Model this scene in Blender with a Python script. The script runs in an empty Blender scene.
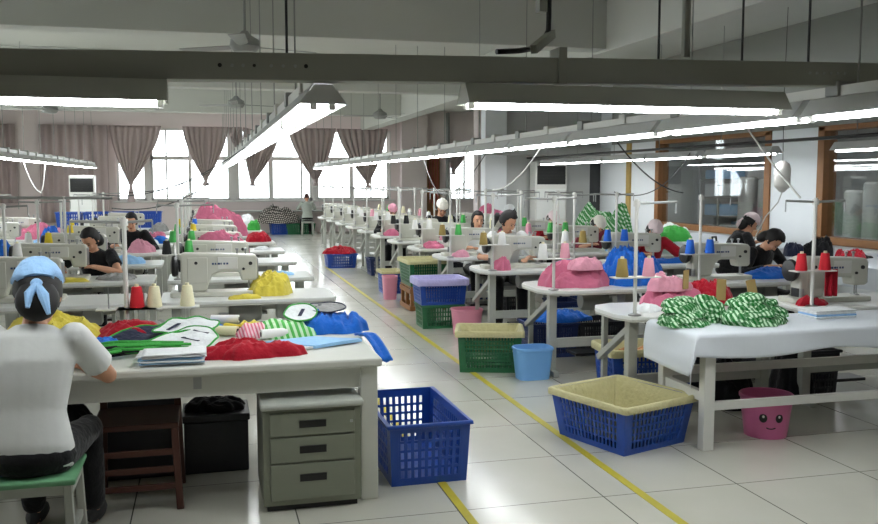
import bpy, math, random
from mathutils import Vector, Matrix, noise
from math import sin, cos, pi, radians, sqrt, atan, atan2

SC = bpy.context.scene
COL = SC.collection
random.seed(7)


# ------------------------------------------------------------------ helpers
def lin(c):
    return tuple(((v / 255) / 12.92 if v / 255 <= 0.04045 else ((v / 255 + 0.055) / 1.055) ** 2.4) for v in c) + (1.0,)


class MB:
    """collects shapes and links them as one mesh object"""

    def __init__(s):
        s.v, s.f, s.m = [], [], []

    def add(s, vs, fs, mi=0):
        b = len(s.v)
        s.v += [tuple(v) for v in vs]
        s.f += [tuple(i + b for i in f) for f in fs]
        s.m += [mi] * len(fs)
        return s

    def box(s, x0, x1, y0, y1, z0, z1, mi=0):
        return s.add([(x0, y0, z0), (x1, y0, z0), (x1, y1, z0), (x0, y1, z0), (x0, y0, z1), (x1, y0, z1), (x1, y1, z1), (x0, y1, z1)],
                     [(3, 2, 1, 0), (4, 5, 6, 7), (0, 1, 5, 4), (1, 2, 6, 5), (2, 3, 7, 6), (3, 0, 4, 7)], mi)

    def bar(s, p, q, w, h, mi=0, up=(0, 0, 1)):
        p, q = Vector(p), Vector(q)
        d = (q - p).normalized()
        u = Vector(up)
        if abs(d.dot(u)) > 0.98:
            u = Vector((0, 1, 0))
        a = d.cross(u).normalized() * (w / 2)
        b = a.cross(d).normalized() * (h / 2)
        vs = [o + i * a + j * b for o in (p, q) for i, j in ((-1, -1), (1, -1), (1, 1), (-1, 1))]
        return s.add(vs, [(0, 1, 2, 3), (7, 6, 5, 4), (0, 4, 5, 1), (1, 5, 6, 2), (2, 6, 7, 3), (3, 7, 4, 0)], mi)

    def tube(s, pts, r, n=8, mi=0, sq=1.0):
        pts = [Vector(p) for p in pts]
        k = len(pts)
        rs = r if isinstance(r, (list, tuple)) else [r] * k
        vs, fs = [], []
        t0 = (pts[1] - pts[0]).normalized()
        a = t0.orthogonal().normalized()
        for i, p in enumerate(pts):
            t = (pts[min(i + 1, k - 1)] - pts[max(i - 1, 0)]).normalized()
            a = (a - t * a.dot(t)).normalized()
            b = t.cross(a)
            for j in range(n):
                w = 2 * pi * j / n
                vs.append(p + (a * cos(w) + b * sin(w) * sq) * rs[i])
        for i in range(k - 1):
            for j in range(n):
                j2 = (j + 1) % n
                fs.append((i * n + j, i * n + j2, (i + 1) * n + j2, (i + 1) * n + j))
        fs.append(tuple(range(n))[::-1])
        fs.append(tuple((k - 1) * n + j for j in range(n)))
        return s.add(vs, fs, mi)

    def lathe(s, prof, n=16, loc=(0, 0, 0), axis='Z', mi=0):
        vs, fs = [], []
        for r, z in prof:
            for j in range(n):
                w = 2 * pi * j / n
                a, b = r * cos(w), r * sin(w)
                p = (a, b, z) if axis == 'Z' else ((z, a, b) if axis == 'X' else (b, z, a))
                vs.append((p[0] + loc[0], p[1] + loc[1], p[2] + loc[2]))
        k = len(prof)
        for i in range(k - 1):
            for j in range(n):
                j2 = (j + 1) % n
                fs.append((i * n + j, i * n + j2, (i + 1) * n + j2, (i + 1) * n + j))
        if prof[0][0] > 0:
            fs.append(tuple(range(n))[::-1])
        if prof[-1][0] > 0:
            fs.append(tuple((k - 1) * n + j for j in range(n)))
        return s.add(vs, fs, mi)

    def prism(s, poly, a0, a1, axis='Z', mi=0):
        n = len(poly)

        def P(p, a):
            return (p[0], p[1], a) if axis == 'Z' else ((p[0], a, p[1]) if axis == 'Y' else (a, p[0], p[1]))
        vs = [P(p, a0) for p in poly] + [P(p, a1) for p in poly]
        fs = [tuple(range(n))[::-1], tuple(range(n, 2 * n))] + [(i, (i + 1) % n, n + (i + 1) % n, n + i) for i in range(n)]
        return s.add(vs, fs, mi)

    def ball(s, c, r, n=10, m=7, mi=0, rot=None):
        c = Vector(c)
        r = Vector(r) if isinstance(r, (tuple, list, Vector)) else Vector((r, r, r))
        vs, fs = [], []
        for i in range(m + 1):
            t = pi * i / m
            for j in range(n):
                w = 2 * pi * j / n
                p = Vector((r.x * sin(t) * cos(w), r.y * sin(t) * sin(w), r.z * cos(t)))
                if rot is not None:
                    p = rot @ p
                vs.append(c + p)
        for i in range(m):
            for j in range(n):
                j2 = (j + 1) % n
                fs.append((i * n + j, (i + 1) * n + j, (i + 1) * n + j2, i * n + j2))
        return s.add(vs, fs, mi)

    def grid(s, fn, nu, nv, mi=0):
        vs = [fn(i / nu, j / nv) for i in range(nu + 1) for j in range(nv + 1)]
        fs = [(i * (nv + 1) + j, (i + 1) * (nv + 1) + j, (i + 1) * (nv + 1) + j + 1, i * (nv + 1) + j + 1) for i in range(nu) for j in range(nv)]
        return s.add(vs, fs, mi)

    def mesh(s, name, mats):
        me = bpy.data.meshes.new(name)
        me.from_pydata(s.v, [], s.f)
        for m in (mats if isinstance(mats, (list, tuple)) else [mats]):
            me.materials.append(m)
        me.polygons.foreach_set('material_index', s.m)
        return me

    def build(s, name, mats, parent=None, smooth=False, bevel=0.0, loc=(0, 0, 0), rz=0.0, solid=0.0, uv=None, angle=40, fix=True):
        me = s.mesh(name, mats)
        if fix:
            import bmesh
            bm = bmesh.new()
            bm.from_mesh(me)
            bmesh.ops.remove_doubles(bm, verts=bm.verts, dist=1e-6)
            bmesh.ops.recalc_face_normals(bm, faces=bm.faces)
            bm.to_mesh(me)
            bm.free()
        if uv:
            lay = me.uv_layers.new(name='UVMap')
            for lp in me.loops:
                lay.data[lp.index].uv = uv(me.vertices[lp.vertex_index].co)
        if smooth:
            me.shade_smooth()
            me.set_sharp_from_angle(angle=radians(angle))
        o = bpy.data.objects.new(name, me)
        COL.objects.link(o)
        o.location = loc
        o.rotation_euler = (0, 0, rz)
        o.parent = parent
        if solid:
            md = o.modifiers.new('solid', 'SOLIDIFY')
            md.thickness = solid
            md.offset = 0
        if bevel:
            md = o.modifiers.new('bevel', 'BEVEL')
            md.width = bevel
            md.segments = 2
            md.limit_method = 'ANGLE'
        return o


def tag(o, label, cat, group=None, kind=None):
    o['label'] = label
    o['category'] = cat
    if group:
        o['group'] = group
    if kind:
        o['kind'] = kind
    return o


def thing(name, label, cat, loc=(0, 0, 0), rz=0.0, group=None):
    o = bpy.data.objects.new(name, None)
    o.empty_display_size = 0.1
    COL.objects.link(o)
    o.location = loc
    o.rotation_euler = (0, 0, rz)
    return tag(o, label, cat, group)


def copy_tree(o, parent=None):
    c = o.copy()
    COL.objects.link(c)
    c.parent = parent
    for ch in list(o.children):
        copy_tree(ch, c)
    return c


PROTO = {}


def place(key, maker, name, label, cat, loc, rz=0.0, group=None):
    """first use builds the thing, later uses copy it with its parts"""
    if key not in PROTO:
        r = thing(name, label, cat)
        maker(r)
        PROTO[key] = r
    else:
        r = copy_tree(PROTO[key])
    r.location = loc
    r.rotation_euler = (0, 0, rz)
    r['label'] = label
    r['category'] = cat
    if group:
        r['group'] = group
    return r


def struct(o, label=None):
    o['kind'] = 'structure'
    if label:
        o['label'] = label
    return o


# ---------------------------------------------------------------- materials
MATS = {}


def mat(name, rgb, rough=0.6, metal=0.0, var=0.08, scale=18.0, bump=0.0, bscale=60.0, spec=0.5, emit=0.0, sheen=0.0, alpha=1.0, trans=0.0):
    if name in MATS:
        return MATS[name]
    m = bpy.data.materials.new(name)
    m.use_nodes = True
    nt = m.node_tree
    b = nt.nodes['Principled BSDF']
    c = lin(rgb)
    b.inputs['Base Color'].default_value = c
    b.inputs['Roughness'].default_value = rough
    b.inputs['Metallic'].default_value = metal
    b.inputs['Specular IOR Level'].default_value = spec
    if sheen:
        b.inputs['Sheen Weight'].default_value = sheen
    if trans:
        b.inputs['Transmission Weight'].default_value = trans
    if alpha < 1:
        b.inputs['Alpha'].default_value = alpha
    if emit:
        b.inputs['Emission Color'].default_value = c
        b.inputs['Emission Strength'].default_value = emit
    if var or bump:
        tc = nt.nodes.new('ShaderNodeTexCoord')
    if var:
        n = nt.nodes.new('ShaderNodeTexNoise')
        n.inputs['Scale'].default_value = scale
        n.inputs['Detail'].default_value = 4
        nt.links.new(tc.outputs['Object'], n.inputs['Vector'])
        mx = nt.nodes.new('ShaderNodeMix')
        mx.data_type = 'RGBA'
        mx.inputs['A'].default_value = tuple(v * (1 - var) for v in c[:3]) + (1,)
        mx.inputs['B'].default_value = tuple(min(1, v * (1 + var)) for v in c[:3]) + (1,)
        nt.links.new(n.outputs['Fac'], mx.inputs['Factor'])
        nt.links.new(mx.outputs['Result'], b.inputs['Base Color'])
    if bump:
        n2 = nt.nodes.new('ShaderNodeTexNoise')
        n2.inputs['Scale'].default_value = bscale
        n2.inputs['Detail'].default_value = 3
        nt.links.new(tc.outputs['Object'], n2.inputs['Vector'])
        bp = nt.nodes.new('ShaderNodeBump')
        bp.inputs['Strength'].default_value = bump
        bp.inputs['Distance'].default_value = 0.01
        nt.links.new(n2.outputs['Fac'], bp.inputs['Height'])
        nt.links.new(bp.outputs['Normal'], b.inputs['Normal'])
    MATS[name] = m
    return m


def cloth(name, rgb, var=0.12):
    return mat('cloth ' + name, rgb, rough=0.9, var=var, scale=25, bump=0.8, bscale=32, spec=0.2, sheen=0.15)


def plastic(name, rgb, rough=0.4):
    return mat('plastic ' + name, rgb, rough=rough, var=0.05, scale=6)


def two_tone(name, ca, cb, kind, size, rough=0.85):
    """woven patterns: 'gingham' or 'stripe' on the UV map (metres)"""
    if name in MATS:
        return MATS[name]
    m = bpy.data.materials.new(name)
    m.use_nodes = True
    nt = m.node_tree
    b = nt.nodes['Principled BSDF']
    b.inputs['Roughness'].default_value = rough
    b.inputs['Specular IOR Level'].default_value = 0.2
    tc = nt.nodes.new('ShaderNodeTexCoord')
    sp = nt.nodes.new('ShaderNodeSeparateXYZ')
    nt.links.new(tc.outputs['UV'], sp.inputs[0])

    def mth(op, a, bb=None):
        n = nt.nodes.new('ShaderNodeMath')
        n.operation = op
        for i, v in enumerate((a, bb)):
            if v is None:
                continue
            if isinstance(v, (int, float)):
                n.inputs[i].default_value = v
            else:
                nt.links.new(v, n.inputs[i])
        return n.outputs[0]

    def band(o):
        return mth('GREATER_THAN', mth('FRACT', mth('MULTIPLY', o, 1 / size)), 0.5)
    fx = band(sp.outputs['X'])
    if kind == 'gingham':
        f = mth('POWER', mth('MULTIPLY', mth('ADD', fx, band(sp.outputs['Y'])), 0.5), 0.25)
    else:
        f = fx
    mx = nt.nodes.new('ShaderNodeMix')
    mx.data_type = 'RGBA'
    mx.inputs['A'].default_value = lin(ca)
    mx.inputs['B'].default_value = lin(cb)
    nt.links.new(f, mx.inputs['Factor'])
    nt.links.new(mx.outputs['Result'], b.inputs['Base Color'])
    MATS[name] = m
    return m


W_PAINT = mat('white painted metal', (214, 214, 208), 0.35, var=0.04)
G_PAINT = mat('grey painted metal', (150, 152, 148), 0.45, var=0.06)
MACH = mat('machine enamel', (196, 196, 184), 0.32, var=0.05, scale=5)
BLACKM = mat('black enamel', (22, 22, 22), 0.4, var=0.1)
STEEL = mat('steel', (170, 172, 172), 0.3, metal=0.9, var=0.05)
TOP = mat('white laminate', (224, 226, 222), 0.3, var=0.03, scale=3)
TOPED = mat('laminate edge', (190, 190, 182), 0.5, var=0.05)
FRAMEG = mat('stand grey paint', (166, 168, 160), 0.5, var=0.08)
DARK = mat('dark rubber', (30, 31, 30), 0.7, var=0.1)
WOOD = mat('brown wood frame', (138, 92, 48), 0.5, var=0.2, scale=8)
DKWOOD = mat('dark red wood', (74, 38, 26), 0.5, var=0.2, scale=8)
WIREW = mat('white cable', (205, 205, 200), 0.5, var=0)
WIREB = mat('black cable', (25, 25, 26), 0.5, var=0)
SKIN = mat('skin', (196, 146, 116), 0.55, var=0.06, scale=9)
HAIR = mat('black hair', (16, 13, 12), 0.68, var=0.25, scale=60)
LIPS = mat('lips', (150, 74, 66), 0.5, var=0)
CONEW = mat('cream thread', (232, 226, 190), 0.8, var=0.05, scale=90, bump=0.3, bscale=250)
CONES = {'white': mat('white thread', (235, 235, 232), 0.8, var=0.04, scale=90), 'cream': CONEW,
         'red': mat('red thread', (196, 24, 40), 0.8, var=0.08, scale=90), 'blue': mat('blue thread', (30, 100, 205), 0.8, var=0.08, scale=90),
         'green': mat('green thread', (70, 165, 80), 0.8, var=0.08, scale=90), 'yellow': mat('yellow thread', (216, 190, 40), 0.8, var=0.08, scale=90),
         'black': mat('black thread', (26, 26, 28), 0.8, var=0.08, scale=90), 'brown': mat('brown thread', (150, 128, 70), 0.8, var=0.08, scale=90),
         'pink': mat('pink thread', (226, 160, 176), 0.8, var=0.08, scale=90)}
PINK = cloth('pink', (190, 104, 130))
LPINK = cloth('light pink', (214, 150, 168))
BLUE = cloth('blue', (26, 96, 186))
RED = cloth('red', (160, 20, 38))
YEL = cloth('yellow', (210, 194, 78))
WHT = cloth('white', (226, 229, 230))
GRN = cloth('green', (58, 150, 62))
LBLUE = cloth('pale blue', (150, 196, 236))
BLKC = cloth('black', (24, 24, 26))
GREYC = cloth('grey', (140, 140, 138))
CREAM = cloth('cream liner', (192, 186, 142))
LILAC = cloth('lilac', (176, 172, 216))
GING = two_tone('green gingham', (196, 226, 194), (16, 100, 36), 'gingham', 0.03)
GSTR = two_tone('green and white stripe', (86, 176, 84), (196, 226, 190), 'stripe', 0.035)
ZEB = two_tone('black and white print', (214, 206, 200), (28, 26, 26), 'gingham', 0.06)
PSTR = two_tone('pink and white stripe', (206, 110, 130), (226, 190, 200), 'stripe', 0.02)


# floor: polished cream tiles with thin dark joints
def floor_mat():
    m = bpy.data.materials.new('polished floor tiles')
    m.use_nodes = True
    nt = m.node_tree
    b = nt.nodes['Principled BSDF']
    tc = nt.nodes.new('ShaderNodeTexCoord')
    sp = nt.nodes.new('ShaderNodeSeparateXYZ')
    nt.links.new(tc.outputs['Object'], sp.inputs[0])

    def mth(op, a, bb=None, cc=None):
        n = nt.nodes.new('ShaderNodeMath')
        n.operation = op
        for i, v in enumerate((a, bb, cc)):
            if v is None:
                continue
            if isinstance(v, (int, float)):
                n.inputs[i].default_value = v
            else:
                nt.links.new(v, n.inputs[i])
        return n.outputs[0]

    def joint(o, off, pitch, w):
        f = mth('FRACT', mth('MULTIPLY', mth('ADD', o, -off + 100 * pitch), 1 / pitch))
        d = mth('ABSOLUTE', mth('SUBTRACT', f, 0.5))
        return mth('GREATER_THAN', d, 0.5 - w / pitch / 2)
    j = mth('MAXIMUM', joint(sp.outputs['X'], 2.015, 0.803, 0.007), joint(sp.outputs['Y'], 4.235, 0.72, 0.006))
    n = nt.nodes.new('ShaderNodeTexNoise')
    n.inputs['Scale'].default_value = 1.6
    n.inputs['Detail'].default_value = 6
    nt.links.new(tc.outputs['Object'], n.inputs['Vector'])
    m1 = nt.nodes.new('ShaderNodeMix')
    m1.data_type = 'RGBA'
    m1.inputs['A'].default_value = lin((188, 187, 174))
    m1.inputs['B'].default_value = lin((206, 205, 194))
    nt.links.new(n.outputs['Fac'], m1.inputs['Factor'])
    m2 = nt.nodes.new('ShaderNodeMix')
    m2.data_type = 'RGBA'
    m2.inputs['B'].default_value = lin((92, 92, 86))
    nt.links.new(m1.outputs['Result'], m2.inputs['A'])
    nt.links.new(j, m2.inputs['Factor'])
    nt.links.new(m2.outputs['Result'], b.inputs['Base Color'])
    r = mth('ADD', mth('MULTIPLY', n.outputs['Fac'], 0.14), 0.1)
    nt.links.new(r, b.inputs['Roughness'])
    b.inputs['Specular IOR Level'].default_value = 0.6
    return m


# ---------------------------------------------------------------- the camera
CAM_H = 1.68
FPX = 890.0
PH = atan((262 - 180) / FPX)
TH = atan((439 - 205) / FPX * cos(PH))
cd = bpy.data.cameras.new('camera')
cd.sensor_width = 36
cd.lens = 36 * FPX / 878
cd.clip_end = 120
cam = bpy.data.objects.new('camera', cd)
COL.objects.link(cam)
cam.location = (0, 0, CAM_H)
cam.rotation_euler = (pi / 2 - PH, 0, -TH)
SC.camera = cam
SC.view_settings.view_transform = 'Standard'
SC.view_settings.look = 'None'
SC.view_settings.gamma = 1
SC.view_settings.exposure = 0.16
SC.cycles.max_bounces = 8
SC.cycles.diffuse_bounces = 5
SC.cycles.glossy_bounces = 3
SC.cycles.transmission_bounces = 4
SC.cycles.transparent_max_bounces = 8
SC.cycles.caustics_reflective = False
SC.cycles.caustics_refractive = False
SC.cycles.sample_clamp_indirect = 6

wd = bpy.data.worlds.new('daylight')
SC.world = wd
wd.use_nodes = True
wd.node_tree.nodes['Background'].inputs[0].default_value = (0.93, 0.97, 1.0, 1)
wd.node_tree.nodes['Background'].inputs[1].default_value = 7.0

# ------------------------------------------------------------------ the room
XL, XR, YF, YB, ZC = -7.2, 8.4, -2.5, 29.0, 3.95
PLAST = mat('wall plaster', (222, 210, 208), 0.85, var=0.05, scale=1.5)
CEILM = mat('ceiling plaster', (198, 199, 192), 0.9, var=0.04, scale=1.2)
WHITEW = mat('white wall paint', (232, 236, 238), 0.7, var=0.03, scale=2)
GREYW = mat('grey wall paint', (184, 186, 184), 0.8, var=0.04, scale=2)
struct(MB().box(-7.6, 13.4, YF - 0.3, YB + 3.2, -0.2, 0).build('floor', floor_mat()))
struct(MB().box(-7.6, 13.4, YF - 0.3, YB + 0.3, ZC, ZC + 0.2).build('ceiling', CEILM))
ADDED_WINDOWS = [(7.9, 11.3), (12.6, 16.0), (17.3, 20.7), (22.0, 25.4)]  # side windows added out of view to bring daylight onto the ceiling
lw = MB().box(XL - 0.2, XL, YF, YB, 0, 1.0).box(XL - 0.2, XL, YF, YB, 3.25, ZC)
_e = [YF] + [v for w in ADDED_WINDOWS for v in w] + [YB]
for k in range(0, len(_e), 2):
    lw.box(XL - 0.2, XL, _e[k], _e[k + 1], 1.0, 3.25)
struct(lw.build('wall_left', PLAST))
struct(MB().box(-7.4, 13.3, YF - 0.2, YF, 0, ZC).build('wall_back', PLAST))
# cross beams and the long beam
for i, y in enumerate((4.4 - 6.1 + 0.0, 10.55, 16.7, 22.8)):
    struct(MB().box(XL, 4.95, y, y + 0.35, 3.33, ZC).build('beam_%d' % (i + 1), CEILM, bevel=0.01))
struct(MB().box(4.95, 5.35, YF, YB, 3.3, ZC).build('beam_5', CEILM, bevel=0.01))

# far wall with its long run of windows
WS0, WS1, WZ0, WZ1 = -2.62, 5.95, 1.04, 3.28
fw = MB()
fw.box(XL - 0.2, WS0, YB, YB + 0.25, 0, ZC).box(WS1, 7.95, YB, YB + 0.25, 0, ZC).box(9.1, 13.2, YB, YB + 0.25, 0, ZC)
fw.box(WS0, WS1, YB, YB + 0.25, 0, WZ0).box(WS0, WS1, YB, YB + 0.25, WZ1, ZC)
fw.box(7.95, 9.1, YB, YB + 0.25, 0, 1.0).box(7.95, 9.1, YB, YB + 0.25, 2.75, ZC)
struct(fw.build('wall_far', PLAST))
GLASS = bpy.data.materials.new('window glass')
GLASS.use_nodes = True
_nt = GLASS.node_tree
_nt.nodes.clear()
_o = _nt.nodes.new('ShaderNodeOutputMaterial')
_mx = _nt.nodes.new('ShaderNodeMixShader')
_tr = _nt.nodes.new('ShaderNodeBsdfTransparent')
_gl = _nt.nodes.new('ShaderNodeBsdfGlossy')
_fr = _nt.nodes.new('ShaderNodeLayerWeight')
_fr.inputs['Blend'].default_value = 0.5
_pw = _nt.nodes.new('ShaderNodeMath')
_pw.operation = 'POWER'
_pw.inputs[1].default_value = 3.5
_nt.links.new(_fr.outputs['Facing'], _pw.inputs[0])
_ma = _nt.nodes.new('ShaderNodeMath')
_ma.operation = 'MULTIPLY_ADD'
_ma.inputs[1].default_value = 0.85
_ma.inputs[2].default_value = 0.06
_nt.links.new(_pw.outputs[0], _ma.inputs[0])
_gl.inputs['Roughness'].default_value = 0.02
_tr.inputs['Color'].default_value = (0.93, 0.95, 0.95, 1)
_nt.links.new(_ma.outputs[0], _mx.inputs[0])
_nt.links.new(_tr.outputs[0], _mx.inputs[1])
_nt.links.new(_gl.outputs[0], _mx.inputs[2])
_nt.links.new(_mx.outputs[0], _o.inputs[0])
WINF = mat('white window frame', (205, 203, 200), 0.5, var=0.02)


def window(n, x0, x1, z0, z1, muls, transom, y):
    m = MB()
    t = 0.07
    m.box(x0, x1, y, y + 0.1, z0, z0 + t).box(x0, x1, y, y + 0.1, z1 - t, z1).box(x0, x0 + t, y, y + 0.1, z0, z1).box(x1 - t, x1, y, y + 0.1, z0, z1)
    if transom:
        m.box(x0, x1, y, y + 0.1, transom - 0.06, transom + 0.06)
    for k, w in muls:
        m.box(k - w / 2, k + w / 2, y + 0.01, y + 0.09, z0, z1)
    f = struct(m.build('window_%d' % n, WINF))
    MB().box(x0 + 0.02, x1 - 0.02, y + 0.045, y + 0.052, z0 + 0.02, z1 - 0.02).build('pane', GLASS, f)


window(1, WS0, -1.75, WZ0, WZ1, [], 2.36, YB + 0.08)
window(2, -1.62, 0.78, WZ0, WZ1, [(-1.15, 0.05), (-0.45, 0.09)], 2.36, YB + 0.08)
window(3, 0.98, 3.35, WZ0, WZ1, [(2.05, 0.14), (3.02, 0.06)], 2.36, YB + 0.08)
window(4, 3.5, 5.9, WZ0, WZ1, [(4.65, 0.12), (5.3, 0.05)], 2.36, YB + 0.08)
window(5, 7.95, 9.1, 1.0, 2.75, [(8.5, 0.06)], None, YB + 0.08)
for k, (a, b) in enumerate(ADDED_WINDOWS):  # frames and panes of the added, unseen side windows
    m = MB()
    for q in (a, (a * 2 + b) / 3, (a + b * 2) / 3, b):
        m.box(XL - 0.14, XL - 0.06, q - 0.035, q + 0.035, 1.0, 3.25)
    for z in (1.03, 2.4, 3.22):
        m.box(XL - 0.13, XL - 0.07, a, b, z - 0.035, z + 0.035)
    f = struct(m.build('window_%d' % (10 + k), WINF))
    MB().box(XL - 0.105, XL - 0.1, a, b, 1.0, 3.25).build('pane', GLASS, f)
pier = MB()
for a, b in ((-1.75, -1.62), (0.78, 0.98), (3.35, 3.5), (5.9, 5.95)):
    pier.box(a, b, YB + 0.0, YB + 0.2, WZ0, WZ1)
struct(pier.build('trim_1', WINF))
struct(MB().box(WS0 - 0.1, WS1 + 0.1, YB - 0.12, YB + 0.08, WZ0 - 0.05, WZ0).build('trim_2', WINF, bevel=0.01))
# piers standing forward of the far wall, with the brown shutter door and drainpipe
struct(MB().box(6.25, 7.1, YB - 0.3, YB, 0, ZC).build('pillar_1', PLAST))
d1 = struct(MB().box(7.15, 7.6, YB - 0.08, YB, 0, 2.6).build('door_1', WOOD))
m = MB()
for k in range(4):
    m.box(7.23 + k * 0.09, 7.26 + k * 0.09, YB - 0.13, YB - 0.08, 0.9, 2.5)
m.build('grille', mat('rusty red bars', (150, 70, 60), 0.6), d1)
tag(MB().tube([(7.86, YB - 0.12, 0), (7.86, YB - 0.12, 3.9)], 0.07, 10).build('drain_pipe', G_PAINT, smooth=True), 'grey vertical drain pipe beside the small side window', 'pipe')

# the boxed-in office at the end of the glass partition
struct(MB().box(5.72, 6.2, 18.0, 18.32, 0, ZC).build('pillar_2', WHITEW, bevel=0.01))
ow = MB().box(6.2, 8.15, 18.1, 18.25, 0, ZC).box(8.15, 8.5, 18.1, 18.25, 2.05, ZC).box(8.5, 8.85, 18.1, 18.25, 0, ZC).box(8.85, 9.05, 18.1, 18.25, 0, 1.05).box(8.85, 9.05, 18.1, 18.25, 2.05, ZC).box(9.05, 13.2, 18.1, 18.25, 0, ZC)
struct(ow.build('wall_office', GREYW))
struct(MB().box(5.35, 8.4, 17.6, 18.1, 2.2, 2.36).build('trim_3', GREYW))
d2 = struct(MB().box(8.15, 8.5, 18.16, 18.2, 0, 2.05).build('door_2', mat('dark grey door', (66, 68, 70), 0.5)))
MB().box(8.19, 8.22, 18.12, 18.16, 0.95, 1.05).build('door_handle', STEEL, d2)
window(6, 8.85, 9.05, 1.05, 2.05, [], None, 18.12)

struct(MB().box(7.1, 7.55, 23.0, 23.4, 0, ZC).build('pillar_3', PLAST, bevel=0.01))
# partition along the right: brown frames, glass, white panels
Z0, Z1 = 0.85, 2.36
rw = MB()
rw.box(XR, XR + 0.12, YF, 17.6, 0, Z0 - 0.06)
rw.box(XR, XR + 0.12, 17.55, 18.1, 0, ZC)
struct(rw.build('wall_right', WHITEW))
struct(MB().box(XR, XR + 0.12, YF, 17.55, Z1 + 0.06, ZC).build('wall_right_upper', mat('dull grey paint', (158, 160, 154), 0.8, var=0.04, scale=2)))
struct(MB().box(XR - 0.02, XR + 0.14, 10.86, 11.95, Z0 - 0.06, Z1 + 0.06).build('wall_right_panel', WHITEW))
struct(MB().box(XR - 0.02, XR + 0.14, 15.55, 17.55, Z0 - 0.06, Z1 + 0.06).build('wall_right_panel.001', WHITEW))


def glazed(n, y0, y1):
    m = MB()
    for a, b in ((y0, y0 + 0.14), (y1 - 0.14, y1)):
        m.box(XR - 0.05, XR + 0.17, a, b, Z0 - 0.06, Z1 + 0.06)
    m.box(XR - 0.05, XR + 0.17, y0, y1, Z0 - 0.06, Z0 + 0.04).box(XR - 0.05, XR + 0.17, y0, y1, Z1, Z1 + 0.07)
    f = struct(m.build('window_%d' % n, WOOD, bevel=0.006))
    MB().box(XR + 0.04, XR + 0.05, y0 + 0.1, y1 - 0.1, Z0, Z1).build('pane', GLASS, f)


glazed(7, 11.95, 15.55)
glazed(8, 6.6, 10.86)
glazed(9, 1.6, 6.6)
struct(MB().box(XR - 0.06, XR + 0.14, 16.58, 16.74, Z0 - 0.06, Z1 + 0.06).build('trim_4', mat('yellowed wood', (176, 148, 84), 0.5, var=0.15)))
# storeroom behind the glass
struct(MB().box(13.2, 13.4, YF, YB + 0.2, 0, ZC).build('wall_store', GREYW))

# ------------------------------------------------------------- lamps
TUBE = bpy.data.materials.new('lit fluorescent tube')
TUBE.use_nodes = True
_b = TUBE.node_tree.nodes['Principled BSDF']
_b.inputs['Base Color'].default_value = (0.9, 0.9, 0.9, 1)
_b.inputs['Emission Color'].default_value = (0.94, 0.97, 1.0, 1)
_b.inputs['Emission Strength'].default_value = 31.0
HOOD = mat('white enamel reflector', (205, 206, 204), 0.4, var=0.03)
HOODG = mat('grey enamel reflector', (120, 122, 116), 0.45, var=0.04)


def lamp_maker(length, hang, hood):
    """batten lamp along local Y, z 0 at the tubes"""
    def mk(r):
        L = length / 2
        m = MB()
        prof = [(-0.105, 0.005), (-0.04, 0.095), (0.04, 0.095), (0.105, 0.005)]
        out = prof + [(x * 0.96, z - 0.004 if abs(x) < 0.05 else z) for x, z in reversed(prof)]
        m.prism(out, -L, L, 'Y')
        m.build('reflector', hood, r)
        for s in (-1, 1):
            e = MB()
            y = s * (L - 0.006)
            e.prism([(-0.1, 0.007), (-0.038, 0.09), (0.038, 0.09), (0.1, 0.007)], y - 0.003, y + 0.003, 'Y')
            e.build('end_plate', hood, r)
            for x in (-0.04, 0.04):
                MB().box(x - 0.014, x + 0.014, s * (L - 0.03) - 0.012, s * (L - 0.03) + 0.012, -0.018, 0.05).build('lampholder', W_PAINT, r, bevel=0.005)
        for x in (-0.04, 0.04):
            MB().tube([(x, -L + 0.04, 0), (x, L - 0.04, 0)], 0.013, 6).build('fluorescent_tube', TUBE, r)
        if hang:
            MB().tube([(0, L * 0.6, 0.09), (0, L * 0.6, hang)], 0.005, 5).build('hanging_rod', G_PAINT, r)
    return mk


ORD = ['first', 'second', 'third', 'fourth', 'fifth', 'sixth', 'seventh', 'eighth', 'ninth', 'tenth', 'eleventh', 'twelfth', 'thirteenth', 'fourteenth',
       'fifteenth', 'sixteenth', 'seventeenth', 'eighteenth', 'nineteenth', 'twentieth']
ZL = 2.0
rows = [('centre', 0.5, 4.62, 14, 'above the aisle edge'), ('glass side', 3.1, 3.3, 15, 'over the tables across the yellow tape'),
        ('outer', -2.9, 12.6, 9, 'over the outermost tables'), ('partition', 6.75, 8.4, 6, 'beside the glass partition')]
for nm, x, y0, n, where in rows:
    for k in range(n):
        y = y0 + 1.56 * k
        if nm == 'partition':
            y = (7.7, 10.3, 12.0, 13.56, 15.12, 16.6)[k]
        place('lamp', lamp_maker(1.5, ZC - ZL, HOOD), 'hanging_batten_lamp', 'white batten lamp, %s along the row %s' % (ORD[k], where), 'lamp', (x, y, ZL), 0, 'batten lamps ' + where)
    # trunking with its switch boxes over each row
    y1 = y0 + 1.56 * (n - 1) + 0.75
    if nm in ('centre', 'glass side', 'outer'):
        t = thing('cable_trunking', 'white trunking with switch boxes on the lamps %s' % where, 'trunking', (x, y0 - 0.7, ZL + 0.098))
        MB().box(-0.035, 0.035, 0, y1 - y0 + 0.65, 0, 0.05).build('channel', W_PAINT, t)
        for k in range(n * 2 - 1):
            MB().box(-0.05, 0.05, 0.5 + k * 0.78 - 0.05, 0.5 + k * 0.78 + 0.05, 0.0, 0.075).build('switch_box', G_PAINT if k % 2 else W_PAINT, t, bevel=0.006)
    if nm == 'partition':
        tag(MB().tube([(x - 0.13, 7.0, ZL + 0.14), (x - 0.13, 17.9, ZL + 0.14)], 0.02, 6).build('cable_conduit', BLACKM), 'black conduit carrying the lamps beside the glass partition', 'conduit')

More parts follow.
